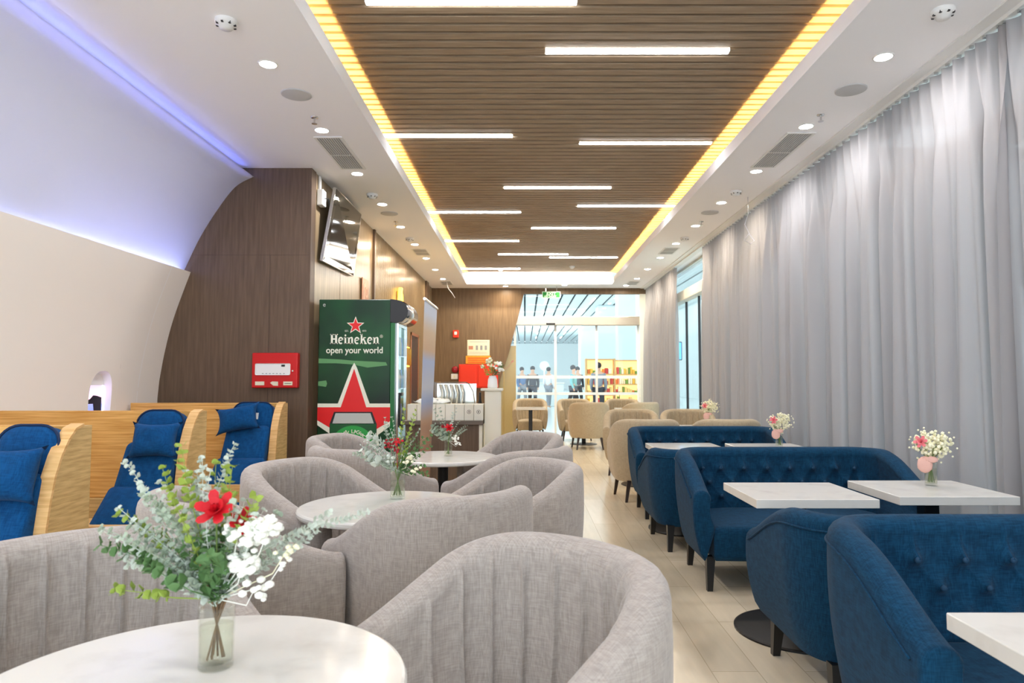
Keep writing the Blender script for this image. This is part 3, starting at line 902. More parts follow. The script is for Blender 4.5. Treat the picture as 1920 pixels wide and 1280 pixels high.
dup(s2, (1.41, 8.22, 0), 0, 'small white table mostly hidden between two beige armchairs, left of the pale vase')
dup(s2, (2.18, 8.22, 0), 0, 'small white table carrying the pale vase between beige armchairs')
dup(s2, (1.14, 13.3, 0), 0, 'small table with a round base behind the armchair seen from behind')
dup(s2, (2.06, 13.3, 0), 0, 'small white table near the far curtain, at the entrance end')

# ------------------------------------------------------------------ lounge pods on the left
def pod(xr, yb, label, xl=-3.455, zt=1.044):
    t = thing('lounge_pod', label, 'booth', (0, 0, 0), 0, 'wooden lounge pods along the white shell')
    bm = NB(); rbox(bm, xl, xr, yb, yb+.035, .48, zt, .004, 1); mesh_obj('back_panel', bm, 'pod_wood', t)
    # side wing with its curved front edge
    prof = [(yb+.035, zt), (yb-.02, zt), (yb-.07, zt-.015), (yb-.115, zt-.06), (yb-.155, zt-.12), (yb-.19, zt-.2), (yb-.215, zt-.30), (yb-.235, zt-.42), (yb-.245, zt-.6), (yb-.25, zt-.8), (yb-.25, 0), (yb+.035, 0)]
    bm = NB(); prism(bm, prof, lambda u, v, q: (xr-.012+q, u, v), .024); mesh_obj('side_panel', bm, 'pod_side', t)
    bm = NB(); pr_ = prof[1:-1]
    for (a, b), (c, d) in zip(pr_, pr_[1:]):
        vs = [bm.verts.new(p) for p in ((xr-.045, a, b), (xr+.014, a, b), (xr+.014, c, d), (xr-.045, c, d))]
        bm.faces.new(vs)
    bmesh.ops.remove_doubles(bm, verts=list(bm.verts), dist=.0001)
    bmesh.ops.solidify(bm, geom=list(bm.faces), thickness=.012)
    mesh_obj('edge_band', bm, 'pod_edge', t)
    bm = NB(); rbox(bm, xl, xr-.02, yb-.02, yb+.03, 0, .48, .004, 1); box(bm, xr-.95, xr-.55, yb-.025, yb-.02, .40, .404); mesh_obj('low_cabinet', bm, 'pod_side', t)
    bm = NB()
    loop = [(xr-.50, yb-.50), (xr-.46, yb-.56), (xr-.38, yb-.585), (xr+.02, yb-.585), (xr+.02, yb-.36), (xr-.50, yb-.36)]
    prism(bm, loop, lambda u, v, q: (u, v, q), .42); mesh_obj('foot_box', bm, 'pod_edge', t)
    return t
PODS = [(-1.97, 3.07, 'nearest wooden pod at the left edge of the picture'),
        (-2.115, 4.50, 'middle wooden pod, under the oval cabin window'),
        (-2.10, 6.0, 'farthest wooden pod, against the dark brown wall')]
for a in PODS: pod(*a)
def cushion_bm(wx, wy, th, n=14, pinch=.12, seed=0, ear=.10):
    rn = random.Random(seed); bm = NB()
    def sheet(sg):
        g = []
        for i in range(n+1):
            row = []
            for j in range(n+1):
                u, v = 2*i/n-1, 2*j/n-1
                k = 1-pinch*(1-abs(u)**2)*(abs(v)**4); kk = 1-pinch*(1-abs(v)**2)*(abs(u)**4)
                e = 1+ear*(abs(u)*abs(v))**6
                h = th*.5*(max(0, 1-abs(u)**3)**.6)*(max(0, 1-abs(v)**3)**.6)
                h += th*.06*math.sin(5*u+seed)*math.cos(4*v+2*seed)*(1-u*u)*(1-v*v)
                row.append(bm.verts.new((u*wx/2*kk*e, sg*(h+.001), v*wy/2*k*e)))
            g.append(row)
        for i in range(n):
            for j in range(n):
                q = (g[i][j], g[i+1][j], g[i+1][j+1], g[i][j+1])
                f = bm.faces.new(q if sg < 0 else tuple(reversed(q))); f.smooth = True
    sheet(-1); sheet(1)
    bmesh.ops.remove_doubles(bm, verts=list(bm.verts), dist=.0025)
    return bm
def pad_bm(w_, L, th, rc=.05, top_round=None):
    """upholstered pad in local XZ, thickness along Y, L tall from z=0"""
    bm = NB(); tr = top_round or rc; pts = []
    for cx, cz, r, a0 in ((w_/2-rc, rc, rc, -90), (w_/2-tr, L-tr, tr, 0), (-w_/2+tr, L-tr, tr, 90), (-w_/2+rc, rc, rc, 180)):
        for k in range(7):
            a = R(a0+15*k); pts.append((cx+r*math.cos(a), cz+r*math.sin(a)))
    cz = L/2; rings = []
    for y, s_ in ((th/2, .97), (th/2*.6, 1), (-th/2*.5, 1), (-th/2*.8, .985), (-th/2, .93), (-th/2*1.12, .7), (-th/2*1.2, .35)):
        rings.append([bm.verts.new((x*s_, y, cz+(z-cz)*s_)) for x, z in pts])
    n = len(pts)
    for a, b in zip(rings, rings[1:]):
        for i in range(n):
            f = bm.faces.new((a[i], a[(i+1) % n], b[(i+1) % n], b[i])); f.smooth = True
    bm.faces.new(rings[-1]); bm.faces.new(list(reversed(rings[0])))
    bmesh.ops.recalc_face_normals(bm, faces=list(bm.faces))
    return bm
def recliner(x, y, label, wb=.40, wh=.31, tagged=False):
    t = thing('recliner', label, 'recliner', (x, y, 0), 0, 'blue recliners in the wooden pods')
    def pad(name, w_, L, th, pos, tilt, tr=None, rc=.04):
        o = mesh_obj(name, pad_bm(w_, L, th, rc, tr), 'blue_cover', t); o.location = pos; o.rotation_euler = (R(tilt), 0, 0); return o
    # slopes run from the head (y=0, z 1.04) forward and down
    h = pad('headrest', wh, .25, .10, (0.01, -.09, .80), -14, .09)
    pad('backrest', wb-.02, .34, .10, (0, -.27, .54), -27)
    pad('seat', wb+.02, .30, .12, (0, -.47, .36), -46, rc=.03)
    pad('leg_rest', wb+.02, .36, .10, (0, -.66, .16), -62, rc=.03)
    bm = NB(); box(bm, -.14, .14, -.55, -.10, 0, .10); rbox(bm, -.05, .05, -.36, -.26, .1, .50, .01); mesh_obj('frame', bm, 'dark_plastic', t)
    bm = NB(); pts = []
    for cx, cz, a0 in ((wh/2-.09, .25-.09, 0), (-wh/2+.09, .25-.09, 90)):
        for k in range(7): a = R(a0+15*k); pts.append((cx+.09*math.cos(a), -.045, cz+.09*math.sin(a)))
    pts = [(wh/2, -.045, .04)]+pts+[(-wh/2, -.045, .04)]
    tube(bm, pts, .006, 6); mesh_obj('piping', bm, mat('navy_piping', S(6, 36, 72), .8) if 'navy_piping' not in M else 'navy_piping', h, True)
    if tagged:
        bm = NB(); box(bm, .0, .055, -.064, -.060, .10, .155); o = mesh_obj('paper_tag', bm, 'white_plastic', h); o['label'] = 'small white tag'
    return t
def pillow(x, y, z, wx, wy, rx, ry, rz, seed, label):
    bm = cushion_bm(wx, wy, .12, seed=seed)
    o = mesh_obj('throw_pillow', bm, 'blue_cover'); o.location = (x, y, z); o.rotation_euler = (R(rx), R(ry), R(rz))
    tag(o, label, 'pillow', 'square blue pillows on the recliners')
recliner(-2.135, 3.03, 'blue recliner in the nearest pod, cut off by the left edge', .28, .27)
recliner(-2.33, 4.46, 'blue recliner in the middle pod', .34, .30)
recliner(-2.335, 5.96, 'blue recliner in the farthest pod, with a white tag on its headrest', tagged=True, wb=.38, wh=.35)
pillow(-2.115, 2.80, .86, .26, .23, -20, 0, 8, 1, 'blue pillow on the nearest recliner, almost square')
pillow(-2.29, 4.25, .875, .28, .22, -20, 0, 4, 2, 'blue pillow on the middle recliner')
pillow(-2.41, 5.76, .92, .34, .22, -20, -10, 4, 3, 'small tilted blue pillow on the farthest recliner')

# ------------------------------------------------------------------ drinks cooler
FX0, FX1, FYa, FYb, FZ = -2.01, -1.295, 6.64, 7.22, 2.03
ck = thing('drinks_cooler', 'tall green drinks cooler with a big red star and glass door, against the brown wall', 'cooler', (FX0, FYa, 0))
Wf, Df = FX1-FX0, FYb-FYa
bm = NB(); rbox(bm, 0, Wf-.012, 0, Df, .06, FZ, .006, 1); mesh_obj('cabinet', bm, 'hk_green', ck)
bm = NB(); box(bm, .02, Wf-.04, .02, Df-.02, 0, .06); mesh_obj('plinth', bm, 'dark_plastic', ck)
bm = NB(); box(bm, Wf-.012, Wf+.03, 0, .05, .06, 1.80); box(bm, Wf-.012, Wf+.03, Df-.05, Df, .06, 1.80); box(bm, Wf-.012, Wf+.03, .05, Df-.05, .06, .14); mesh_obj('door_surround', bm, 'hk_green_trim', ck)
bm = NB(); box(bm, Wf-.010, Wf-.004, .05, Df-.05, .14, 1.80); mesh_obj('inside', bm, 'cooler_inside', ck)
dd = thing('door', None, None); dd.parent = ck
bm = NB()
for a, b_, c, d in ((.05, .075, .14, 1.80), (Df-.075, Df-.05, .14, 1.80), (.075, Df-.075, .14, .17), (.075, Df-.075, 1.77, 1.80)):
    box(bm, Wf+.03, Wf+.055, a, b_, c, d)
mesh_obj('door_frame', bm, 'chrome', dd)
bm = NB(); box(bm, Wf+.040, Wf+.044, .075, Df-.075, .17, 1.77); mesh_obj('glass', bm, 'pane_glass', dd)
bm = NB(); rbox(bm, Wf+.056, Wf+.075, .07, .10, .78, 1.12, .006); rbox(bm, Wf+.075, Wf+.09, .07, .16, 1.09, 1.12, .004); rbox(bm, Wf+.075, Wf+.09, .07, .16, .78, .81, .004); mesh_obj('handle', bm, 'black_leg', dd)
# curved light canopy over the door
cp = [(-.02, 1.81), (.04, 1.80), (.10, 1.815), (.145, 1.86), (.155, 1.92), (.13, 1.985), (.08, 2.02), (.0, 2.032), (-.02, 2.032)]
bm = NB(); prism(bm, cp, lambda u, v, q: (Wf+u, q, v), .012); mesh_obj('canopy_end', bm, 'dark_plastic', ck); bm = NB(); prism(bm, cp, lambda u, v, q: (Wf+u, Df-.012+q, v), .012); mesh_obj('canopy_end', bm, 'dark_plastic', ck)
bm = NB(); prism(bm, smooth_prof([cp[0]]+cp[1:-1]+[cp[-1]], 3), lambda u, v, q: (Wf+u*1.06, .012+q, v), Df-.024); mesh_obj('canopy', bm, 'chrome', ck, True)
for z in (.45, .80, 1.15, 1.48):
    bm = NB(); box(bm, Wf-.004, Wf+.028, .05, Df-.05, z, z+.01); sh = mesh_obj('shelf', bm, 'chrome', ck)
mat('bottle_blue', S(50, 110, 200), .3); mat('bottle_milk', S(215, 210, 190), .4); mat('bottle_dark', S(90, 60, 40), .3)
for z in (.46, .81, 1.16, 1.49):
    for k in range(6):
        bm = NB(); lathe(bm, [(.001, 0), (.026, 0), (.028, .02), (.028, .12), (.012, .16), (.012, .19), (.001, .19)], 12, cap0=False, cap1=False)
        for v in bm.verts: v.co.x *= .5
        o = mesh_obj('drink_bottle', bm, ['bottle_milk', 'bottle_blue', 'bottle_milk', 'bottle_dark', 'bottle_blue', 'bottle_milk'][(k+int(z*10)) % 6], None, True)
        o.location = (FX0+Wf+.011, FYa+.10+k*.074, z)
        tag(o, '%s bottle in the cooler, %s from the front, %s shelf' % (['cream', 'blue', 'cream', 'brown', 'blue', 'cream'][(k+int(z*10)) % 6], ['first', 'second', 'third', 'fourth', 'fifth', 'sixth'][k], {.46: 'lowest', .81: 'second', 1.16: 'third', 1.49: 'top'}[z]), 'bottle', 'bottles inside the green cooler')
# printed decal on the side: pixel grid of the design -> metres
PXM = .717/138.
def deco(name, polys, m, d, lab=None):
    bm = NB()
    for poly in polys:
        prism(bm, [((x-597)*PXM*.985+.004, FZ-(y-562)*PXM) for x, y in poly], lambda u, v, q: (u, -d+q*0-(.0004 if q else 0), v), 1)
    o = mesh_obj(name, bm, m, ck)
    if lab: o['label'] = lab
    return o
deco('decal', [[(597, 673), (640, 675), (660, 677), (725, 680), (728, 686), (690, 690), (660, 684), (630, 682), (597, 682)], [(597, 716), (612, 714), (614, 720), (612, 726), (597, 724)]], 'hk_streak', .0012, 'pale brush streaks')
deco('decal', [[(596.5, 757), (635, 757), (660, 690), (665, 681), (670, 690), (695, 757), (734, 757), (734, 799), (712, 815), (717, 870), (613, 870), (620, 813), (596.5, 797)]], 'hk_white', .0018, 'white outline of the big star')
deco('decal', [[(596.5, 764), (640.5, 764), (665, 692), (689, 764), (734, 764), (734, 790), (706, 806), (708, 870), (622, 870), (624, 804), (596.5, 788)]], 'hk_red', .0024, 'big red star')
deco('decal', [[(628, 772.5), (700, 772.5), (709, 795), (709, 870), (620, 870), (620, 795)]], 'dark_plastic', .0030, 'dark rim of the printed can')
deco('decal', [[(631, 775), (697, 775), (704, 795), (625, 795)]], 'can_silver', .0036, 'silver top of the printed can')
deco('decal', [[(621, 794), (708, 794), (708, 870), (621, 870)]], 'can_green', .0036, 'green body of the printed can')
def arc_poly(cx, cy, r0, r1, a0, a1, n=24):
    return [(cx+r1*math.cos(R(a0+(a1-a0)*i/n)), cy-r1*math.sin(R(a0+(a1-a0)*i/n))) for i in range(n+1)] + [(cx+r0*math.cos(R(a1-(a1-a0)*i/n)), cy-r0*math.sin(R(a1-(a1-a0)*i/n))) for i in range(n+1)]
deco('decal', [arc_poly(664, 842, 24, 44, 0, 180)], 'can_lime', .0042, 'green ring label on the can')
deco('decal', [arc_poly(664, 842, 0.5, 23, 0, 180)], 'hk_white', .0042, 'white middle of the can label')
for k, ch_ in enumerate('MEN LAGER B'):
    a = R(128-k*9.6); px_, py_ = 664+33*math.cos(a), 842-33*math.sin(a)
    if ch_ != ' ':
        text_mesh('lettering', ch_, .05, ((px_-597)*PXM*.985, -.0052, FZ-(py_-562)*PXM), (PI/2, -(PI/2-a)*-1*-1, 0), 'hk_white', ck, offset=.001)
def star(cx, cy, r, k=.40):
    return [(cx+(r if i % 2 == 0 else r*k)*math.cos(PI/2+i*PI/5), cy-(r if i % 2 == 0 else r*k)*math.sin(PI/2+i*PI/5)) for i in range(10)]
deco('decal', [star(666.5, 611.5, 17.5, .42)], 'hk_white', .0018, 'white outline of the small star')
deco('decal', [star(666.5, 611.5, 14.3, .40)], 'hk_red', .0024, 'small red star')
# slab serif word built from strokes
def glyph(ch):
    P_ = []
    r = lambda a, b, c, d: P_.append([(a, c), (b, c), (b, d), (a, d)])
    if ch == 'H':
        r(.08, .30, 0, 1); r(.55, .77, 0, 1); r(.3, .55, .43, .57); w_ = .85
        for x in (0, .47):
            r(x, x+.38, 0, .1); r(x, x+.38, .9, 1)
    elif ch in 'nk':
        r(.06, .25, 0, .68 if ch == 'n' else 1); r(0, .32, 0, .09); r(-.02, .2, .60 if ch == 'n' else .91, .68 if ch == 'n' else 1)
        if ch == 'n':
            P_.append([(.25, .48), (.33, .58), (.42, .58), (.42, .0), (.61, .0), (.61, .52), (.56, .66), (.46, .71), (.36, .69), (.25, .62)]); r(.36, .68, 0, .09); w_ = .72
        else:
            P_.append([(.25, .30), (.40, .46), (.50, .60), (.64, .60), (.64, .68), (.36, .68), (.36, .60), (.25, .46)]); P_.append([(.33, .42), (.50, .09), (.46, .09), (.46, 0), (.74, 0), (.74, .09), (.68, .09), (.46, .50)]); w_ = .74
    elif ch == 'i':
        r(.06, .25, 0, .68); r(0, .31, 0, .09); r(-.02, .2, .60, .68); w_ = .36
        P_.append([(.155+.10*math.cos(2*PI*k/12), .86+.10*math.sin(2*PI*k/12)) for k in range(12)])
    elif ch == 'e':
        cx, cy = .30, .345; o = []
        a0, a1 = 20-15, 345-25
        for k in range(21): a = R(8+(300)*k/20); o.append((cx+.30*math.cos(a), cy+.365*math.sin(a)))
        for k in range(21): a = R(308-(300)*k/20); o.append((cx+.13*math.cos(a)+.0, cy+.22*math.sin(a)))
        P_.append(o); P_.append([(.1, .30), (.59, .38), (.59, .46), (.1, .38)]); w_ = .63
    return P_, w_
bm = NB(); xx = 0; tot = sum(glyph(c)[1]+.03 for c in 'Heineken'); sc_ = (712-619)*PXM/tot; x_start = (619-597)*PXM; zb_ = FZ-(646-562)*PXM
for c_ in 'Heineken':
    ps, w_ = glyph(c_)
    for p in ps: prism(bm, p, lambda u, v, q: (x_start+(xx+u)*sc_, -.0022+q*-.0008, zb_+v*sc_*1.12), 1)
    xx += w_+.03
mesh_obj('lettering', bm, 'hk_white', ck)
text_mesh('lettering', 'open your world', .088, ((665-597)*PXM, -.0022, FZ-(658-562)*PXM), (PI/2, 0, 0), 'hk_white', ck, offset=.0012, sx=.92)
text_mesh('lettering', 'EST.', .022, ((650-597)*PXM, -.0022, FZ-(621.5-562)*PXM), (PI/2, 0, 0), 'hk_white', ck)
text_mesh('lettering', '1873', .022, ((682.5-597)*PXM, -.0022, FZ-(621.5-562)*PXM), (PI/2, 0, 0), 'hk_white', ck)
text_mesh('lettering', '\u00ae', .04, ((715-597)*PXM, -.0022, FZ-(632-562)*PXM), (PI/2, 0, 0), 'hk_white', ck)
text_mesh('lettering', 'e', .06, ((607-597)*PXM, -.0022, FZ-(572-562)*PXM), (PI/2, 0, 0), 'can_silver', ck)

# ------------------------------------------------------------------ television on the side wall
tvs = [(-1.905, 6.80, 3.185), (-1.965, 8.12, 3.235), (-2.035, 8.06, 2.47), (-2.005, 6.72, 2.425)]
A_, B_, C_, D_ = [Vector(p) for p in tvs]
t = thing('television', 'large wall television tilted down, reflecting the ceiling lights', 'television', (-2.0, 7.45, 2.8))
def quad_slab(name, ins, d0, d1, m):
    cen = (A_+B_+C_+D_)/4; nrm = (B_-A_).cross(D_-A_).normalized()
    if nrm.x < 0: nrm = -nrm
    bm = NB(); f0 = []; f1 = []
    for p in (A_, B_, C_, D_):
        q = p+(cen-p).normalized()*ins
        f0.append(bm.verts.new(q+nrm*d0-t.location)); f1.append(bm.verts.new(q+nrm*d1-t.location))
    bm.faces.new(f0); bm.faces.new(list(reversed(f1)))
    for i in range(4): bm.faces.new((f0[i], f1[i], f1[(i+1) % 4], f0[(i+1) % 4]))
    bmesh.ops.recalc_face_normals(bm, faces=list(bm.faces))
    return mesh_obj(name, bm, m, t)
quad_slab('bezel', 0, -.03, 0, 'chrome'); quad_slab('screen', .022, 0, .002, 'screen'); quad_slab('rear_housing', .12, -.055, -.03, 'dark_plastic')
bm = NB(); box(bm, -.055, -.03, -.25, .25, -.1, .1); tube(bm, [(-.05, 0, .05), (.0, 0, .1)], .015); mesh_obj('wall_bracket', bm, 'dark_plastic', t)
t = thing('power_box', 'small white power box high on the wall behind the television', 'power box', (-2.045, 6.75, 3.06))
bm = NB(); rbox(bm, -.02, .04, -.06, .06, -.08, .08, .008); mesh_obj('case', bm, 'white_plastic', t)
bm = NB(); tube(bm, [(.04, 0, 0), (.07, .03, 0), (.075, .06, -.08), (.05, .07, -.35), (.04, .08, -.5)], .005); mesh_obj('cable', bm, 'cable_black', t, True)
bm = NB(); box(bm, -.018, .0, -.02, .02, .08, .22); mesh_obj('conduit', bm, 'white_plastic', t)

# ------------------------------------------------------------------ things on the walls
t = thing('fire_alarm_box', 'red fire alarm control panel on the dark brown wall', 'alarm panel', (-2.355, EY, 1.335))
bm = NB(); rbox(bm, -.215, .215, -.07, -.0, -.165, .165, .008); mesh_obj('case', bm, 'red_paint', t)
bm = NB(); rbox(bm, -.180, .150, -.075, -.07, -.045, .065, .012); mesh_obj('display_plate', bm, 'white_plastic', t)
bm = NB(); box(bm, .065, .098, -.078, -.075, .035, .053)
mesh_obj('indicator', bm, 'dark_plastic', t)
for k in range(7):
    bm = NB(); box(bm, -.115+k*.033, -.10+k*.033, -.078, -.075, -.034, -.027); mesh_obj('button', bm, 'vent_dark', t)
bm = NB(); lathe(bm, [(.008, 0), (.008, .006)], 16); bmesh.ops.rotate(bm, verts=list(bm.verts), matrix=Matrix.Rotation(PI/2, 3, 'X')); o = mesh_obj('key_lock', bm, 'chrome', t); o.location = (.172, -.07, -.005)
for poly in ([(-.18, -.14), (-.095, -.14), (-.095, -.105), (-.18, -.105)], [(-.04, -.118), (-.02, -.104), (.035, -.106), (.035, -.145), (-.01, -.143)], [(.085, -.14), (.17, -.14), (.17, -.105), (.085, -.105)]):
    bm = NB(); prism(bm, poly, lambda u, v, q: (u, -.0715+q, v), .0015); mesh_obj('sticker', bm, 'paper', t)
bm = NB(); box(bm, .097, .160, -.0725, -.0715, -.126, -.121); mesh_obj('sticker_print', bm, 'dark_plastic', t)
t = thing('wall_sign', 'copper square sign on the side wall above the cooler', 'sign', (LW, 8.72, 2.37))
bm = NB(); rbox(bm, -.0, .015, -.17, .17, -.17, .17, .006); mesh_obj('plate', bm, 'copper', t)
bm = NB(); box(bm, .015, .018, -.09, -.05, -.10, .10); prism(bm, arc_poly(.05, 0, .045, .07, 0, 359), lambda u, v, q: (.015+q, u, v), .003); mesh_obj('symbol', bm, mat('pale_copper', S(226, 190, 168), .5), t)
t = thing('wall_lamp', 'gold wedge-shaped wall lamp above the top of the cooler', 'lamp', (LW, 11.0, 2.56))
bm = NB(); prism(bm, [(-.16, -.16), (-.03, .17), (.06, .17), (.02, -.16)], lambda u, v, q: (.02+q, u, v), .05); prism(bm, [(.04, -.16), (.10, .08), (.17, -.16)], lambda u, v, q: (.02+q, u, v), .05); mesh_obj('lamp_shade', bm, 'gold_glow', t)
bm = NB(); box(bm, 0, .02, -.1, .1, -.1, .1); mesh_obj('back_plate', bm, 'gold', t)
t = thing('wall_lamp', 'glowing gold ribbed wall lamp beside the cooler door', 'lamp', (LW, 12.0-.25, 1.64))
for k in range(5):
    bm = NB(); rbox(bm, .03, .07, -.30+k*.12, -.23+k*.12, -.15, .15, .01); mesh_obj('rib', bm, 'gold', t)
bm = NB(); box(bm, .012, .03, -.32, .27, -.17, .17); mesh_obj('glow_plate', bm, 'gold_glow', t)
bm = NB(); box(bm, 0, .012, -.25, .2, -.12, .12); mesh_obj('back_plate', bm, 'gold', t)
def on_far(px0, px1, py0, py1):    # rectangle on the far wall, in metres
    k = 15.2/1280
    return (px0-984)*k, (px1-984)*k, 1.25+(711-py1)*k, 1.25+(711-py0)*k
def far_thing(name, label, cat, rect, dp, m, group=None):
    x0, x1, z0, z1 = on_far(*rect)
    t = thing(name, label, cat, ((x0+x1)/2, FARY, (z0+z1)/2), 0, group)
    bm = NB(); rbox(bm, x0-(x0+x1)/2, x1-(x0+x1)/2, -dp, 0, z0-(z0+z1)/2, z1-(z0+z1)/2, min(.01, dp/3), 1); mesh_obj('case' if dp > .02 else 'sheet', bm, m, t)
    return t, (x1-x0)/2, (z1-z0)/2
t, a, b = far_thing('hose_cabinet', 'wide bright red fire hose cabinet on the far brown wall', 'cabinet', (861, 934, 683, 727), .10, 'red_bright')
bm = NB(); rbox(bm, -a+.03, -.05, -.112, -.10, -b+.03, b-.03, .004, 1); mesh_obj('door', bm, 'red_bright', t)
bm = NB(); rbox(bm, 0.0, a-.03, -.112, -.10, -b+.03, b-.03, .004, 1); mesh_obj('door', bm, 'red_bright', t)
t, a, b = far_thing('wall_board', 'orange board above the red hose cabinet', 'board', (873, 920, 667, 682), .02, 'orange_board')
bm = NB()
for k in range(3): box(bm, -a+.05, a-.05, -.022, -.02, -b+.03+k*.045, -b+.045+k*.045)
mesh_obj('print', bm, 'red_bright', t)
t, a, b = far_thing('notice', 'cream paper notice with small drawings above the orange board', 'notice', (876, 918, 637, 666.5), .01, 'paper')
bm = NB(); box(bm, -a+.03, -a+.13, -.012, -.010, -.04, .04); mesh_obj('print', bm, 'copper', t)
bm = NB()
for k in range(3): box(bm, -.06+k*.1, -.01+k*.1, -.012, -.010, -.05, .05)
box(bm, -a+.05, a-.05, -.012, -.010, b-.05, b-.04); box(bm, -a+.05, a-.05, -.012, -.01, -b+.04, -b+.045); box(bm, -a+.05, a-.05, -.012, -.01, -b+.07, -b+.075)
mesh_obj('print', bm, 'vent_dark', t)
t, a, b = far_thing('alarm_strobe', 'small red alarm strobe high on the far brown wall', 'alarm', (849, 860, 619, 633), .05, 'red_bright')
bm = NB(); rbox(bm, -.03, .03, -.065, -.05, -.02, .05, .004); mesh_obj('lens', bm, 'white_plastic', t)
x0, x1, z0, z1 = on_far(848, 859, 686, 699.5)
t = thing('alarm_bell', 'round dark red alarm bell left of the hose cabinet', 'bell', ((x0+x1)/2, FARY, (z0+z1)/2))
bm = NB(); lathe(bm, [(.075, 0), (.075, .03), (.06, .055), (.02, .065), (.001, .066)], 24, cap1=False); bmesh.ops.rotate(bm, verts=list(bm.verts), matrix=Matrix.Rotation(PI/2, 3, 'X')); mesh_obj('gong', bm, 'petal_dark', t, True)
bm = NB(); ball(bm, (0, -.07, 0), .012); mesh_obj('bolt', bm, 'chrome', t)
t, a, b = far_thing('call_point', 'white switch box under the red alarm bell', 'switch', (846, 859, 700.5, 711), .04, 'white_plastic')
bm = NB(); box(bm, -.02, .02, -.045, -.04, -.03, .03); mesh_obj('rocker', bm, 'paper', t)

# ------------------------------------------------------------------ drinks counter
KX0, KX1, KY0, KY1, KZ = -1.175, -.42, 6.75, 7.35, .845
t = thing('counter', 'brown serving counter with a pale end panel, beside the green cooler', 'counter', ((KX0+KX1)/2, KY0, 0))
ox, oy = t.location.x, t.location.y
bm = NB(); box(bm, KX0-ox, KX1-.03-ox, 0, KY1-oy, 0, KZ-.04); mesh_obj('body', bm, 'brown_laminate', t)
bm = NB(); rbox(bm, KX0-.02-ox, KX1+.01-ox, -.04, KY1-oy, KZ-.04, KZ, .004, 1); mesh_obj('worktop', bm, 'counter_top', t)
bm = NB(); box(bm, KX1-.03-ox, KX1-ox, -.005, KY1-oy, 0, KZ-.04); mesh_obj('end_panel', bm, 'white_laminate', t)
t = thing('pedestal', 'tall cream pedestal at the end of the counter, carrying the white vase', 'pedestal', (-.325, 6.92, 0))
bm = NB(); rbox(bm, -.075, .085, -.1, .1, 0, 1.135, .004, 1); mesh_obj('body', bm, 'white_laminate', t)
bm = NB(); rbox(bm, -.115, .105, -.12, .12, 1.135, 1.16, .004, 1); mesh_obj('top', bm, 'white_laminate', t)
for k in range(8):
    x0 = -1.165+k*.094
    t = thing('paper_box', ['plain white box on the counter, ' + ['first', 'second', 'third', 'fourth', 'fifth', 'sixth', '', ''][k] + ' from the cooler', 'white box on the counter with a round emblem'][k >= 6] + (', rightmost' if k == 7 else ', second from the right' if k == 6 else ''), 'box', (x0+.05, KY0+.02, KZ), 0, 'white boxes lined up on the counter')
    bm = NB(); rbox(bm, -.0455, .0455, 0, .22, 0, .160, .003, 1); mesh_obj('carton', bm, 'white_laminate', t)
    if k >= 6:
        bm = NB(); prism(bm, arc_poly(0, .085, .016, .020, 0, 359), lambda u, v, q: (u, -.0012+q, v), .001)
        box(bm, -.008, .008, -.0012, 0, .082, .088); box(bm, -.003, .003, -.0012, 0, .074, .096); mesh_obj('emblem', bm, 'counter_top', t)
bm = cushion_bm(.34, .20, .05, n=16, seed=5, pinch=.2)
rn = random.Random(3)
for v in bm.verts: v.co += Vector((rn.uniform(-.01, .01), rn.uniform(-.012, .012), rn.uniform(-.01, .01)))
bmesh.ops.rotate(bm, verts=list(bm.verts), matrix=Matrix.Rotation(PI/2, 3, 'X'))
tag(mesh_obj('folded_cloth', bm, 'blossom_white', None, False, (-.92, 6.88, KZ+.185)), 'crumpled white cloth on top of the boxes', 'cloth')
t = thing('display_case', 'low curved glass and steel display case behind the white boxes', 'display case', (-.74, 7.24, KZ))
bm = NB(); cpf = [(-.20, .0), (-.20, .375), (.12, .375), (.155, .36), (.20, .28), (.22, .16), (.22, 0)]
prism(bm, cpf, lambda u, v, q: (u*.98, -.10+q, v), .004); mesh_obj('front_glass', bm, 'vase_glass', t)
bm = NB(); tube(bm, [(-.20, -.1, 0), (-.20, -.1, .375), (.12, -.1, .375), (.155, -.1, .36), (.20, -.1, .28), (.22, -.1, .16), (.22, -.1, 0)], .006); mesh_obj('frame', bm, 'chrome', t)
bm = NB()
for k in range(5):
    x_ = -.17+k*.055
    tube(bm, [(x_, -.06, .04), (x_+.03, -.03, .16), (x_+.035, 0, .26), (x_+.01, .02, .35)], .012, 8)
mesh_obj('curved_rail', bm, 'steel', t, True)
bm = NB(); box(bm, -.2, .22, .10, .11, 0, .36); box(bm, -.2, .22, -.1, .11, 0, .03); mesh_obj('rear_wall', bm, 'chrome', t)
bm = NB(); lathe(bm, [(.035, 0), (.04, .03), (.028, .13), (.012, .2), (.012, .27), (.001, .275)], 16, cap1=False)
tag(mesh_obj('dark_bottle', bm, 'black_leg', None, True, (-.46, 7.04, KZ+.0)), 'dark bottle-shaped dispenser left of the pedestal', 'bottle')
t = thing('white_vase', 'white ceramic vase on the cream pedestal', 'vase', (-.325, 6.9, 1.16))
bm = NB(); lathe(bm, [(.001, 0), (.048, 0), (.052, .02), (.046, .09), (.034, .12), (.038, .125), (.03, .12), (.03, .05), (.001, .05)], 32, cap0=False, cap1=False); mesh_obj('body', bm, 'white_plastic', t, True)

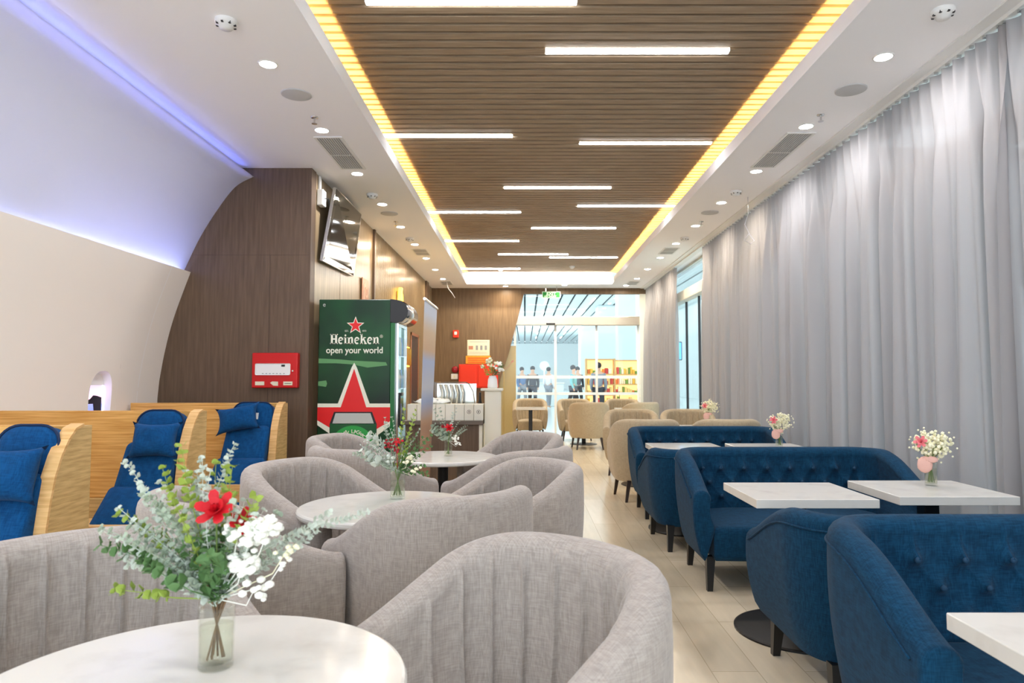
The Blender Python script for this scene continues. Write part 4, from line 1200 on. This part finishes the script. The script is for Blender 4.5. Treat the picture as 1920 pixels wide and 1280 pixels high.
# ------------------------------------------------------------------ roll-up banner seen edge on
t = thing('banner_stand', 'roll-up banner seen almost edge-on in front of the counter', 'banner', (-.82, 5.9, 0))
bp = [(-.815, 5.52, 1.905), (-.815, 6.32, 1.905), (-.84, 6.0, .06), (-.84, 5.4, .06)]
n_ = 10; bm = NB(); gr = []
for j in range(n_+1):
    v = j/n_; row = []
    for i in range(5):
        u = i/4
        a = Vector(bp[0]).lerp(Vector(bp[1]), u); b_ = Vector(bp[3]).lerp(Vector(bp[2]), u)
        row.append(bm.verts.new(a.lerp(b_, v)-Vector(t.location)))
    gr.append(row)
for j in range(n_):
    for i in range(4): bm.faces.new((gr[j][i], gr[j][i+1], gr[j+1][i+1], gr[j+1][i]))
bmesh.ops.solidify(bm, geom=list(bm.faces), thickness=.002)
m = mat('banner_print', S(210, 205, 200), .35)
n, l, b = nt(m)
tc = n.new('ShaderNodeTexCoord'); sp = n.new('ShaderNodeSeparateXYZ'); l.new(tc.outputs['Object'], sp.inputs[0])
mr = n.new('ShaderNodeMapRange'); mr.inputs[1].default_value = 0; mr.inputs[2].default_value = 1.9; l.new(sp.outputs[2], mr.inputs[0])
cr = n.new('ShaderNodeValToRGB'); cr.color_ramp.interpolation = 'LINEAR'; e = cr.color_ramp.elements
e[0].position = 0; e[0].color = S(176, 140, 122); e[1].position = .95; e[1].color = S(214, 220, 232)
for p_, c_ in ((.35, S(196, 158, 136)), (.48, S(206, 176, 150)), (.56, S(168, 186, 220)), (.62, S(206, 210, 220)), (.74, S(186, 200, 230)), (.79, S(218, 184, 140)), (.87, S(222, 196, 160))):
    q = e.new(p_); q.color = c_
l.new(mr.outputs[0], cr.inputs[0]); l.new(cr.outputs[0], b.inputs['Base Color'])
mesh_obj('banner_sheet', bm, 'banner_print', t)
bm = NB(); tube(bm, [Vector(bp[0])-Vector(t.location), Vector(bp[1])-Vector(t.location)], .012, 8); mesh_obj('top_rail', bm, 'chrome', t)
bm = NB(); rbox(bm, -.06, .02, -.52, .12, 0, .07, .01); mesh_obj('foot', bm, 'chrome', t)
bm = NB(); tube(bm, [(-.045, -.1, .04), (-.03, -.05, 1.88)], .008, 8); mesh_obj('support_pole', bm, 'chrome', t)

# ------------------------------------------------------------------ flowers
def leafs(bm, base, d, L, n, ll, lw, rn, droop=.0, mi=0, spread=1.0):
    """a sprig: thin stem with leaves both sides"""
    pts = []; p = Vector(base); dv = Vector(d).normalized()
    for i in range(n+1):
        pts.append(p.copy()); p = p+dv*(L/n); dv = (dv+Vector((rn.uniform(-.1, .1), rn.uniform(-.1, .1), -droop+rn.uniform(-.05, .05)))).normalized()
    tube(bm, pts, .0011, 4, .5)
    for i in range(1, n+1):
        q = pts[i]; ax = (pts[i]-pts[i-1]).normalized()
        for s_ in range(3):
            a = rn.uniform(0, 2*PI)
            u = ax.orthogonal(); u.rotate(Matrix.Rotation(a, 3, ax)); u.normalize()
            ld = (u*spread+ax*rn.uniform(.5, 1.1)).normalized(); sd = ld.cross(ax).normalized()
            k = ll*rn.uniform(.7, 1.2)*(1-.4*i/n); wv = lw*rn.uniform(.8, 1.2)
            up_ = ld.cross(sd)*.15*k
            vs = [q, q+ld*k*.35+sd*wv+up_, q+ld*k*.75+sd*wv*.8, q+ld*k, q+ld*k*.75-sd*wv*.8, q+ld*k*.35-sd*wv+up_]
            bm.faces.new([bm.verts.new(v) for v in vs])
def blossoms(bm, c, r, n, br, rn, sub=1, flat=.8):
    for _ in range(n):
        v = Vector((rn.gauss(0, 1), rn.gauss(0, 1), rn.gauss(0, 1))); v.normalize(); v *= r*rn.random()**.4; v.z *= flat
        ball(bm, Vector(c)+v, br*rn.uniform(.7, 1.25), sub, (1, 1, .75))
def petals(bm, c, r, rn, n=14, up_=(0, 0, 1)):
    upv = Vector(up_).normalized(); q0 = Vector((0, 0, 1)).rotation_difference(upv)
    for ring, (rr, tilt, cnt) in enumerate(((.25, 75, 4), (.55, 52, 5), (.9, 25, 6))):
        for k in range(cnt):
            a = 2*PI*k/cnt+ring*.5+rn.uniform(-.15, .15); L = r*rr+r*.25; wv = r*.45
            pl = []
            for s_, wd in ((0, .25), (.4, .9), (.8, 1.0), (1.0, .45)):
                x = s_*L*math.cos(R(tilt)); z = s_*L*math.sin(R(tilt))*(1-.15*s_)
                pl.append((x, wd*wv, z))
            L_ = []; R_ = []
            for x, wd, z in pl:
                for sg, arr in ((1, L_), (-1, R_)):
                    v = Vector((x, sg*wd*.6, z+.1*wd*r)); v.rotate(Matrix.Rotation(a, 3, 'Z')); v.rotate(q0)
                    arr.append(bm.verts.new(Vector(c)+v))
            for i in range(3): bm.faces.new((L_[i], L_[i+1], R_[i+1], R_[i]))
def glass_vase(name, label, x, y, z, r, h, group, tw=1.0):
    t = thing(name, label, 'vase', (x, y, z), 0, group)
    bm = NB(); lathe(bm, [(.001, 0), (r*.92, 0), (r*.95, .004), (r*.96, h*.5), (r*tw, h*.94), (r*tw, h), (r*tw-.002, h), (r*.96-.003, h*.5), (r*.9, .012), (.001, .012)], 32, cap0=False, cap1=False)
    mesh_obj('glass', bm, 'vase_glass', t, True)
    bm = NB(); lathe(bm, [(.001, .013), (r*.88, .013), (r*.91, h*.5), (r*.92, h*.68), (.001, h*.68)], 32, cap0=False, cap1=False); mesh_obj('water', bm, 'water', t, True)
    return t
GV = 'clear glass vases on the round tables'
glass_vase('glass_vase', 'clear glass vase with stems on the nearest round table', -.603, 1.365, .691, .034, .118, GV)
glass_vase('glass_vase', 'clear glass vase on the middle round table', -.596, 3.235, .691, .036, .125, GV)
glass_vase('glass_vase', 'clear glass vase on the farthest round table', -.560, 5.03, .691, .030, .115, GV)

def bouquet(label, loc, spec, seed, stem_h, stems=9, spreadr=.02, stem_m='stem_green', group='bouquets on the round tables'):
    rn = random.Random(seed)
    t = thing('bouquet', label, 'flowers', loc, 0, group)
    bm = NB()
    for k in range(stems):
        a = rn.uniform(0, 2*PI); r0 = rn.uniform(.2, 1)*spreadr; b_ = a+PI*rn.uniform(.7, 1.3)
        tube(bm, [(r0*math.cos(b_), r0*math.sin(b_), .016), (0, 0, stem_h*.6), (r0*math.cos(a), r0*math.sin(a), stem_h*1.05), (r0*2.5*math.cos(a), r0*2.5*math.sin(a), stem_h*1.5)], .0019, 5)
    mesh_obj('stems', bm, stem_m, t)
    for kind, m, args in spec:
        bm = NB()
        if kind == 'sprig':
            d, L, n, ll, lw, dr, cnt, sp_ = args
            for c_ in range(cnt):
                dd_ = Vector(d)+Vector((rn.uniform(-1, 1), rn.uniform(-1, 1), rn.uniform(-1, 1)))*sp_
                base = (rn.uniform(-.008, .008), rn.uniform(-.008, .008), stem_h*rn.uniform(.85, 1.0))
                leafs(bm, base, dd_, L*rn.uniform(.85, 1.08), n, ll, lw, rn, dr)
            mesh_obj('foliage_sprig', bm, m, t)
        elif kind == 'tuft':
            # a sprig whose leaves cluster in the outer half
            p0, p1, n, ll, lw = args
            p0, p1 = Vector(p0), Vector(p1)
            tube(bm, [(0, 0, stem_h*.95), p0], .0012, 4)
            leafs(bm, p0, p1-p0, (p1-p0).length, n, ll, lw, rn, 0, spread=1.2)
            mesh_obj('foliage_sprig', bm, m, t)
        elif kind == 'cluster':
            c_, r_, n, br = args
            tube(bm, [(0, 0, stem_h*.95), Vector(c_)*.8, c_], .001, 4)
            blossoms(bm, c_, r_, n, br, rn)
            mesh_obj('blossom_cluster', bm, m, t)
        elif kind == 'flower':
            c_, r_, up_ = args
            petals(bm, c_, r_, rn, up_=up_); mesh_obj('flower_head', bm, m, t)
            bm = NB(); tube(bm, [(0, 0, stem_h), Vector(c_)], .0015, 4); mesh_obj('flower_stem', bm, 'stem_green', t)
    return t
bouquet('large loose bouquet with a red flower and white blossoms, nearest table', (-.603, 1.365, .691), [
    ('tuft', 'leaf_pale', ((-.10, .0, .24), (-.205, .02, .34), 16, .015, .005)),
    ('tuft', 'leaf_pale', ((-.03, .02, .23), (-.035, .03, .385), 20, .016, .006)),
    ('tuft', 'leaf_pale', ((-.05, .03, .22), (-.065, .03, .33), 18, .016, .006)),
    ('tuft', 'leaf_pale', ((.07, .0, .19), (.245, .0, .31), 24, .016, .005)),
    ('tuft', 'leaf_pale', ((.07, .01, .17), (.215, .01, .27), 20, .016, .005)),
    ('tuft', 'leaf_pale', ((.05, .02, .15), (.19, .02, .225), 18, .014, .005)),
    ('tuft', 'leaf_lime', ((-.04, -.01, .26), (-.08, -.01, .375), 9, .024, .008)),
    ('tuft', 'leaf_lime', ((.0, .02, .24), (.030, .0, .345), 7, .022, .007)),
    ('tuft', 'leaf_lime', ((.03, -.03, .21), (.075, -.03, .295), 8, .024, .008)),
    ('tuft', 'leaf_lime', ((-.06, -.03, .125), (-.165, -.03, .135), 7, .024, .007)),
    ('tuft', 'leaf_green', ((-.09, -.02, .18), (-.20, -.02, .215), 7, .026, .010)),
    ('tuft', 'leaf_green', ((-.03, -.04, .14), (-.12, -.04, .19), 7, .026, .010)),
    ('tuft', 'leaf_lime', ((-.08, 0, .20), (-.18, 0, .255), 7, .022, .007)),
    ('tuft', 'leaf_lime', ((-.06, 0, .24), (-.125, 0, .33), 8, .022, .006)),
    ('sprig', 'leaf_grey', ((-.55, 0, .8), .22, 15, .017, .006, .02, 9, .35)),
    ('sprig', 'leaf_pale', ((-.7, 0, .55), .21, 15, .016, .006, .0, 9, .35)),
    ('sprig', 'leaf_pale', ((-.35, .1, .9), .23, 15, .016, .0055, .01, 9, .4)),
    ('sprig', 'leaf_grey', ((-.1, .1, .9), .18, 12, .018, .006, .01, 6, .4)),
    ('sprig', 'leaf_pale', ((.5, .1, .8), .18, 12, .016, .0055, .02, 7, .35)),
    ('sprig', 'leaf_grey', ((.3, .1, .9), .15, 10, .020, .007, .02, 6, .4)),
    ('sprig', 'leaf_green', ((.05, -.1, 1), .13, 8, .026, .010, .02, 9, .5)),
    ('sprig', 'leaf_lime', ((-.35, 0, .9), .24, 11, .020, .007, .02, 4, .35)),
    ('cluster', 'blossom_white', ((.072, -.035, .232), .034, 60, .0082)),
    ('cluster', 'blossom_white', ((.105, -.035, .245), .026, 32, .0075)),
    ('cluster', 'blossom_white', ((.060, -.035, .185), .026, 30, .0082)),
    ('cluster', 'blossom_white', ((.080, -.035, .140), .030, 12, .0075)),
    ('cluster', 'blossom_white', ((.050, -.035, .24), .028, 14, .0062)),
    ('cluster', 'blossom_white', ((.125, -.03, .18), .022, 6, .0055)),
    ('cluster', 'blossom_cream', ((.135, -.03, .205), .020, 8, .006)),
    ('flower', 'petal_red', ((.012, -.04, .272), .034, (.0, -.75, .65))),
    ('flower', 'petal_red', ((.052, -.03, .252), .024, (.6, -.6, .4)))], 11, .12, 11, .020, 'stem_brown').scale = (1.08, 1.08, 1.13)
bouquet('bouquet with dark red berries and silvery foliage on the middle table', (-.596, 3.235, .691), [
    ('sprig', 'leaf_pale', ((-.5, 0, .9), .22, 12, .016, .0035, .03, 8, .35)),
    ('sprig', 'leaf_grey', ((-.9, 0, .5), .20, 10, .020, .005, .02, 5, .3)),
    ('sprig', 'leaf_grey', ((-.15, .1, 1), .24, 12, .016, .004, .02, 7, .3)),
    ('sprig', 'leaf_lime', ((.35, 0, 1), .27, 12, .024, .005, .0, 3, .15)),
    ('sprig', 'leaf_green', ((.75, 0, .8), .20, 9, .024, .005, .03, 5, .3)),
    ('sprig', 'leaf_green', ((.9, -.1, .2), .13, 7, .024, .006, .03, 4, .3)),
    ('tuft', 'leaf_pale', ((-.06, -.02, .14), (-.15, -.02, .21), 6, .045, .018)),
    ('tuft', 'leaf_pale', ((-.05, 0, .2), (-.13, 0, .27), 5, .045, .018)),
    ('cluster', 'petal_dark', ((-.025, -.04, .235), .030, 20, .007)),
    ('cluster', 'petal_red', ((.005, -.05, .245), .026, 14, .006)),
    ('cluster', 'petal_dark', ((.0, -.05, .215), .018, 8, .006)),
    ('cluster', 'blossom_cream', ((.05, -.05, .17), .03, 10, .009)),
    ('cluster', 'blossom_cream', ((.085, -.05, .13), .025, 7, .008)),
    ('cluster', 'leaf_pale', ((-.02, -.05, .175), .02, 6, .010))], 12, .125, 9, .022).scale = (1.08, 1.08, 1.1)
bouquet('bouquet with one red rose and round grey-green leaves on the farthest round table', (-.560, 5.03, .691), [
    ('sprig', 'leaf_grey', ((-.75, 0, .7), .16, 6, .045, .018, .02, 2, .2)),
    ('sprig', 'leaf_grey', ((-.5, -.1, .4), .12, 5, .045, .018, .02, 3, .3)),
    ('sprig', 'leaf_grey', ((-.35, 0, 1), .25, 9, .03, .007, .0, 2, .15)),
    ('sprig', 'leaf_pale', ((.25, 0, 1), .24, 10, .028, .006, .0, 3, .2)),
    ('sprig', 'leaf_grey', ((.8, 0, .8), .17, 10, .014, .004, .0, 6, .3)),
    ('cluster', 'blossom_white', ((.06, -.04, .13), .03, 16, .008)),
    ('cluster', 'blossom_white', ((.075, -.05, .09), .024, 10, .008)),
    ('flower', 'petal_red', ((.01, -.04, .205), .032, (0, -.8, .5))),
    ('flower', 'petal_dark', ((-.035, -.03, .215), .016, (0, -.8, .5)))], 13, .115, 8, .018)
bouquet('white flowers with green stems in the white vase on the pedestal', (-.325, 6.9, 1.16), [
    ('sprig', 'leaf_lime', ((-.35, -.1, 1), .14, 4, .06, .006, .0, 5, .4)),
    ('sprig', 'leaf_green', ((.3, -.1, 1), .14, 4, .06, .006, .0, 4, .4)),
    ('cluster', 'blossom_cream', ((-.02, -.03, .255), .06, 16, .018)),
    ('cluster', 'blossom_white', ((.06, -.03, .235), .05, 16, .018)),
    ('cluster', 'blossom_white', ((.09, -.02, .19), .03, 8, .018)),
    ('cluster', 'blossom_cream', ((-.10, -.02, .215), .02, 4, .016)),
    ('cluster', 'petal_pink', ((.20, 0, .27), .012, 4, .006))], 14, .13, 8, .018, group='flowers in the white vase')
def small_vase(x, y, z, seed, lv, lb, sc__=1.0):
    glass_vase('glass_jar', lv, x, y, z, .025*sc__, .105*sc__, 'small glass jars on the square tables')
    rn = random.Random(seed)
    t = thing('baby_breath_bouquet', lb, 'flowers', (x, y, z), 0, 'baby breath bouquets on the square tables')
    t.scale = (sc__,)*3; t.rotation_euler.z = -math.atan2(x, y)
    bm = NB(); 
    for k in range(12):
        a = rn.uniform(0, 2*PI); tube(bm, [(.012*math.cos(a), .012*math.sin(a), .014), (0, 0, .09), (.05*math.cos(a+2), .05*math.sin(a+2), .17)], .0016, 4)
    mesh_obj('stems', bm, 'stem_green', t)
    bm = NB()
    for k in range(230):
        v = Vector((rn.gauss(0, 1), rn.gauss(0, 1), rn.gauss(0, 1))).normalized()*rn.random()**.45
        c_ = Vector((.008+v.x*.078, v.y*.055, .175+v.z*.064)); ball(bm, c_, rn.uniform(.005, .009), 1)
    for k in range(14):
        a = rn.uniform(0, 2*PI); ball(bm, (.01+.088*math.cos(a), 0, .17+.075*math.sin(a)), .0045, 1)
    mesh_obj('blossom_cluster', bm, 'blossom_cream', t)
    bm = NB(); petals(bm, (-.032, -.052, .185), .026, rn, up_=(-.2, -.9, .3)); mesh_obj('flower_head', bm, 'petal_pink', t)
    bm = NB()
    for cx_, cz_, rx_, rz_ in ((-.020, .090, .030, .036), (.006, .112, .024, .014)):
        bmt = bmesh.new(); bmesh.ops.create_icosphere(bmt, subdivisions=2, radius=1)
        for v in bmt.verts: v.co = Vector((cx_+v.co.x*rx_, v.co.y*.007-.034+.004*math.sin(9*v.co.x), cz_+v.co.z*rz_))
        for f in bmt.faces: f.smooth = True
        merge(bm, bmt)
    mesh_obj('ribbon_bow', bm, 'ribbon_pink', t)
small_vase(2.145, 3.64, .691, 21, 'small glass jar on the table nearest the curtain', 'baby-breath bouquet with pink rose and pink bow, nearest to the curtain edge', 1.25)
small_vase(2.11, 5.70, .691, 22, 'small glass jar on the table before the farthest sofa', 'baby-breath bouquet with pink rose before the farthest blue sofa', 1.2)
small_vase(2.22, 8.28, .691, 23, 'small glass jar among the beige armchairs', 'pale baby-breath bouquet among the beige armchairs, smallest', 1.3)

# ------------------------------------------------------------------ the hall outside the glass
bm = NB(); box(bm, -30, 45, FARY+.1, 120, -.1, -.005); box(bm, 3.2, 45, -10, FARY+.1, -.1, -.005)
struct('floor_hall', bm, mat('hall_floor', S(206, 214, 214), .15, spec=.6))
HZc = 6.2
m = mat('hall_ceiling', S(206, 216, 218), .7)
bm = NB(); x = -14.0
while x < 26:
    box(bm, x, x+.62, FARY+.3, 95, HZc, HZc+.05); x += .74
struct('ceiling_hall', bm, 'hall_ceiling')
bm = NB(); box(bm, -16, 28, FARY+.3, 95, HZc+.35, HZc+.4); struct('ceiling_hall_void', bm, mat('hall_void', S(110, 120, 124), .9))
mat('hall_light', S(255, 255, 255), .5, emit=(.92, .97, 1, 1), es=5)
rn = random.Random(4); k = 0
for x in (-5.2, -2.3, .66, 3.6, 6.55, 9.5):
    y = 19
    while y < 80:
        L = 3.2
        bm = NB(); box(bm, -.05, .05, 0, L, -.03, 0)
        nth = ['first', 'second', 'third', 'fourth', 'fifth', 'sixth', 'seventh', 'eighth', 'ninth']
        o = mesh_obj('hall_ceiling_light', bm, 'hall_light', None, False, (x+.68, y, HZc+.02)); tag(o, 'light strip of the hall ceiling outside, %s from the glass, %s row from the left' % (nth[int((y-19)/7.5)], nth[int(round((x+5.2)/2.94))]), 'light', 'light strips of the hall outside')
        y += 7.5
bm = NB(); box(bm, -30, 45, 95, 95.3, 0, 6.5); struct('wall_hall_end', bm, mat('hall_wall', S(216, 224, 224), .7))
m = mat('hall_column', S(206, 218, 222), .35)
for i, (x, y, w_) in enumerate(((5.9, 60, 2.2), (5.6, 46, 1.5), (5.35, 36, 1.0), (5.15, 29, .75), (4.75, 25.6, .5), (3.95, 20.2, .42))):
    bm = NB(); rbox(bm, -w_/2, w_/2, -w_/2, w_/2, 0, HZc, .05)
    o = mesh_obj('hall_column', bm, 'hall_column', None, False, (x, y, 0)); o['kind'] = 'structure'
bm = NB(); box(bm, 11, 11.3, FARY+.3, 95, 0, 6.2); struct('wall_hall_right', bm, 'hall_wall')
bm = NB(); box(bm, -14, -3.5, 62, 62.3, 0, 4.2); struct('wall_hall_shops', bm, 'hall_wall')
# bright shop shelves
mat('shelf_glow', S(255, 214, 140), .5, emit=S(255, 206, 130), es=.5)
mat('shelf_wood', S(206, 160, 100), .6)
goods = [S(232, 120, 50), S(240, 180, 60), S(200, 60, 50), S(240, 225, 190), S(120, 150, 60), S(235, 200, 120)]
for i, g_ in enumerate(goods): mat('goods_%d' % i, g_, .6)
for i, (x, y, lab) in enumerate(((2.55, 23.0, 'orange-lit shelf of goods outside, left one behind the glass door'), (3.78, 24.2, 'orange-lit shelf of goods outside, right one by the column'))):
    t = thing('shop_shelf', lab, 'shelf', (x, y, 0), 0, 'lit shop shelves outside')
    w_ = 1.5 if i else .9
    bm = NB(); box(bm, -w_/2, w_/2, .3, .36, 0, 1.9); mesh_obj('back', bm, 'shelf_glow', t)
    bm = NB(); box(bm, -w_/2-.05, -w_/2, -.05, .36, 0, 1.95); box(bm, w_/2, w_/2+.05, -.05, .36, 0, 1.95)
    for z in (.35, .7, 1.05, 1.4, 1.9): box(bm, -w_/2, w_/2, -.05, .3, z, z+.04)
    mesh_obj('frame', bm, 'shelf_wood', t)
    bm = [NB() for _ in goods]
    for z in (.39, .74, 1.09, 1.44):
        xx_ = -w_/2+.02
        while xx_ < w_/2-.1:
            q = rn.randrange(6); ww = rn.uniform(.05, .1); box(bm[q], xx_, xx_+ww, 0, .2, z, z+rn.uniform(.1, .26)); xx_ += ww+.012
    for q, bb in enumerate(bm):
        o = mesh_obj('goods', bb, 'goods_%d' % q, t); o['kind'] = 'stuff'
t = thing('hanging_screen', 'blue information screen hanging in the hall outside', 'screen', (4.3, 20.5, 2.1))
bm = NB(); rbox(bm, -.42, .42, -.04, .04, -.28, .28, .02); mesh_obj('case', bm, 'dark_plastic', t)
bm = NB(); box(bm, -.39, .39, -.045, -.04, -.25, .25); mesh_obj('display', bm, mat('screen_blue', S(60, 140, 220), .4, emit=S(80, 160, 235), es=1.2), t)
bm = NB(); prism(bm, arc_poly(.08, 0, .1, .17, 0, 300), lambda u, v, q: (u, -.047+q, v*.7), .002); mesh_obj('symbol', bm, 'sign_white', t)
bm = NB(); tube(bm, [(0, 0, .28), (0, 0, HZc-2.1)], .02); mesh_obj('hanger', bm, 'chrome', t)
bm = NB(); lathe(bm, [(.23, 0), (.23, .05)], 32); bmesh.ops.rotate(bm, verts=list(bm.verts), matrix=Matrix.Rotation(PI/2, 3, 'X'))
t = thing('round_sign', 'round glowing white sign in the hall outside', 'sign', (.95, 33, 1.9)); mesh_obj('face', bm, 'sign_white', t)
bm = NB(); tube(bm, [(0, .02, -1.9), (0, .02, 0)], .03); mesh_obj('post', bm, 'chrome', t)
t = thing('shop_counter', 'long pale counter in the hall outside, behind the people', 'counter', (-.6, 31.8, 0))
bm = NB(); rbox(bm, -2.5, 2.4, 0, .5, 0, 1.05, .02); mesh_obj('body', bm, 'hall_wall', t)
bm = NB(); box(bm, -2.55, 2.45, -.05, .55, 1.05, 1.1); mesh_obj('worktop', bm, 'white_laminate', t)

# people walking in the hall
mat('skin', S(206, 160, 130), .6); mat('hair_dark', S(34, 28, 26), .7)
def skin_mesh(name, verts, edges, rads, m, parent, root=0):
    me = bpy.data.meshes.new(name); me.from_pydata([Vector(v) for v in verts], edges, [])
    o = bpy.data.objects.new(name, me); COL.objects.link(o)
    md = o.modifiers.new('s', 'SKIN'); o.modifiers.new('u', 'SUBSURF').levels = 1
    md.use_smooth_shade = True
    for i, r_ in enumerate(rads):
        v = me.skin_vertices[0].data[i]; v.radius = (r_, r_) if not isinstance(r_, tuple) else r_; v.use_root = (i == root)
    dg = bpy.context.evaluated_depsgraph_get(); dg.update()
    nm = bpy.data.meshes.new_from_object(o.evaluated_get(dg)); o.modifiers.clear(); o.data = nm
    nm.materials.clear(); nm.materials.append(M[m])
    o.parent = parent
    return o
def person(x, y, rz, top, leg, label, stride=.12, bag=None, hm='hair_dark'):
    t = thing('person', label, 'person', (x, y, 0), rz, 'people in the hall outside')
    s = stride
    V = [(0, 0, .95), (0, 0, 1.15), (0, 0, 1.38), (0, 0, 1.50), (0, -.01, 1.60), (0, -.01, 1.70),
         (-.10, 0, .90), (-.11, s, .50), (-.11, s*1.4, .08), (-.11, s*1.4-.14, .04),
         (.10, 0, .90), (.11, -s, .50), (.11, -s*.9, .08), (.11, -s*.9-.14, .04),
         (-.18, 0, 1.40), (-.23, .02, 1.14), (-.22, -.08, .90), (-.22, -.10, .80),
         (.18, 0, 1.40), (.23, .02, 1.14), (.22, -.08, .90), (.22, -.10, .80)]
    E_ = [(0, 1), (1, 2), (2, 3), (3, 4), (4, 5), (0, 6), (6, 7), (7, 8), (8, 9), (0, 10), (10, 11), (11, 12), (12, 13), (2, 14), (14, 15), (15, 16), (16, 17), (2, 18), (18, 19), (19, 20), (20, 21)]
    Rr = [.12, .11, .13, .05, .085, .08, .085, .06, .04, .035, .085, .06, .04, .035, .06, .042, .032, .03, .06, .042, .032, .03]
    skin_mesh('body', V, E_, Rr, 'skin', t)
    g = 1.22
    skin_mesh('jacket', [V[i] for i in (0, 1, 2, 14, 15, 16, 18, 19, 20)], [(0, 1), (1, 2), (2, 3), (3, 4), (4, 5), (2, 6), (6, 7), (7, 8)], [.155, .145, .16, .08, .06, .05, .08, .06, .05], top, t)
    skin_mesh('trousers', [V[i] for i in (0, 6, 7, 8, 10, 11, 12)], [(0, 1), (1, 2), (2, 3), (0, 4), (4, 5), (5, 6)], [.14, .105, .08, .065, .105, .08, .065], leg, t)
    bm = NB(); ball(bm, (0, .02, 1.70), .105, 2, (1, 1.05, 1)); mesh_obj('hair', bm, hm, t, True)
    if bag:
        bm = NB(); rbox(bm, -.15, .15, -.30, -.14, 1.0, 1.42, .05, 2); o = mesh_obj('backpack', bm, bag, None, True)
        o.location = (x, y, 0); o.rotation_euler = (0, 0, rz)
        tag(o, 'dark backpack carried by the person left of the door stile', 'backpack')
mat('cloth_black', S(40, 42, 50), .8); mat('cloth_teal', S(110, 176, 180), .8); mat('cloth_white', S(220, 222, 226), .8); mat('cloth_blue', S(80, 110, 150), .8); mat('cloth_red', S(200, 70, 60), .8); mat('cloth_grey', S(130, 134, 140), .8)
person(.32, 28, 0, 'cloth_black', 'cloth_black', 'person in black with a dark backpack outside, left of the door stile', bag='cloth_black')
person(-.12, 30, .6, 'cloth_blue', 'cloth_grey', 'person in blue outside, partly behind the olive panel edge')
person(1.05, 30, 2.6, 'cloth_white', 'cloth_grey', 'person in white walking outside, beside the door stile')
person(1.85, 26, 1.2, 'cloth_teal', 'cloth_black', 'person in a teal top outside, right of the door stile')
person(2.25, 29, .3, 'cloth_black', 'cloth_black', 'person in dark clothes outside, between the teal top and the goods shelf')
person(2.35, 21.8, 3.0, 'cloth_grey', 'cloth_black', 'person in grey outside, in front of the left goods shelf')
bm = NB(); rbox(bm, -.22, .22, -.14, .14, .08, .62, .05); t = thing('suitcase', 'red suitcase on the hall floor before the left goods shelf', 'suitcase', (2.95, 21.9, 0))
mesh_obj('shell', bm, 'cloth_red', t, True)
bm = NB(); tube(bm, [(-.08, 0, .6), (-.08, 0, .85), (.08, 0, .85), (.08, 0, .6)], .012); mesh_obj('handle', bm, 'dark_plastic', t)
for sx_ in (-.16, .16):
    bm = NB(); ball(bm, (sx_, 0, .04), .04, 1); mesh_obj('wheel', bm, 'dark_plastic', t)
# unseen fills added to brighten the hall; gallery light beyond the right glazing
area('hall_fill_light', (3, 40, 6.1), (0, 0, 0), 20, 50, 700, (.95, .98, 1))
area('hall_ceiling_fill', (3, 45, 4.3), (PI, 0, 0), 16, 60, 400, (.95, .98, 1))
area('hall_end_fill', (0, 60, 5.6), (R(75), 0, 0), 16, 1, 1300, (.92, .98, 1))
area('gallery_light', (7.0, 7, 6.6), (0, 0, 0), 4, 20, 220, (.90, .95, 1))
bm = NB(); box(bm, 12, 12.2, -6, FARY, 0, 7); struct('wall_gallery', bm, 'hall_column')
bm = NB(); box(bm, 3.3, 12, -6, FARY, 7, 7.1); struct('ceiling_gallery', bm, 'hall_wall')
for i in range(8):
    bm = NB(); box(bm, -.08, .08, -.6, .6, -.02, .02)
    tag(mesh_obj('gallery_light_strip', bm, 'hall_light', None, False, (5.0+(i % 3)*1.6, .5+i*1.9, 6.98)), 'light strip seen faintly through the curtains, ' + ['first', 'second', 'third', 'fourth', 'fifth', 'sixth', 'seventh', 'eighth', 'ninth', 'tenth'][i] + ' from the camera', 'light', 'light strips behind the curtains')
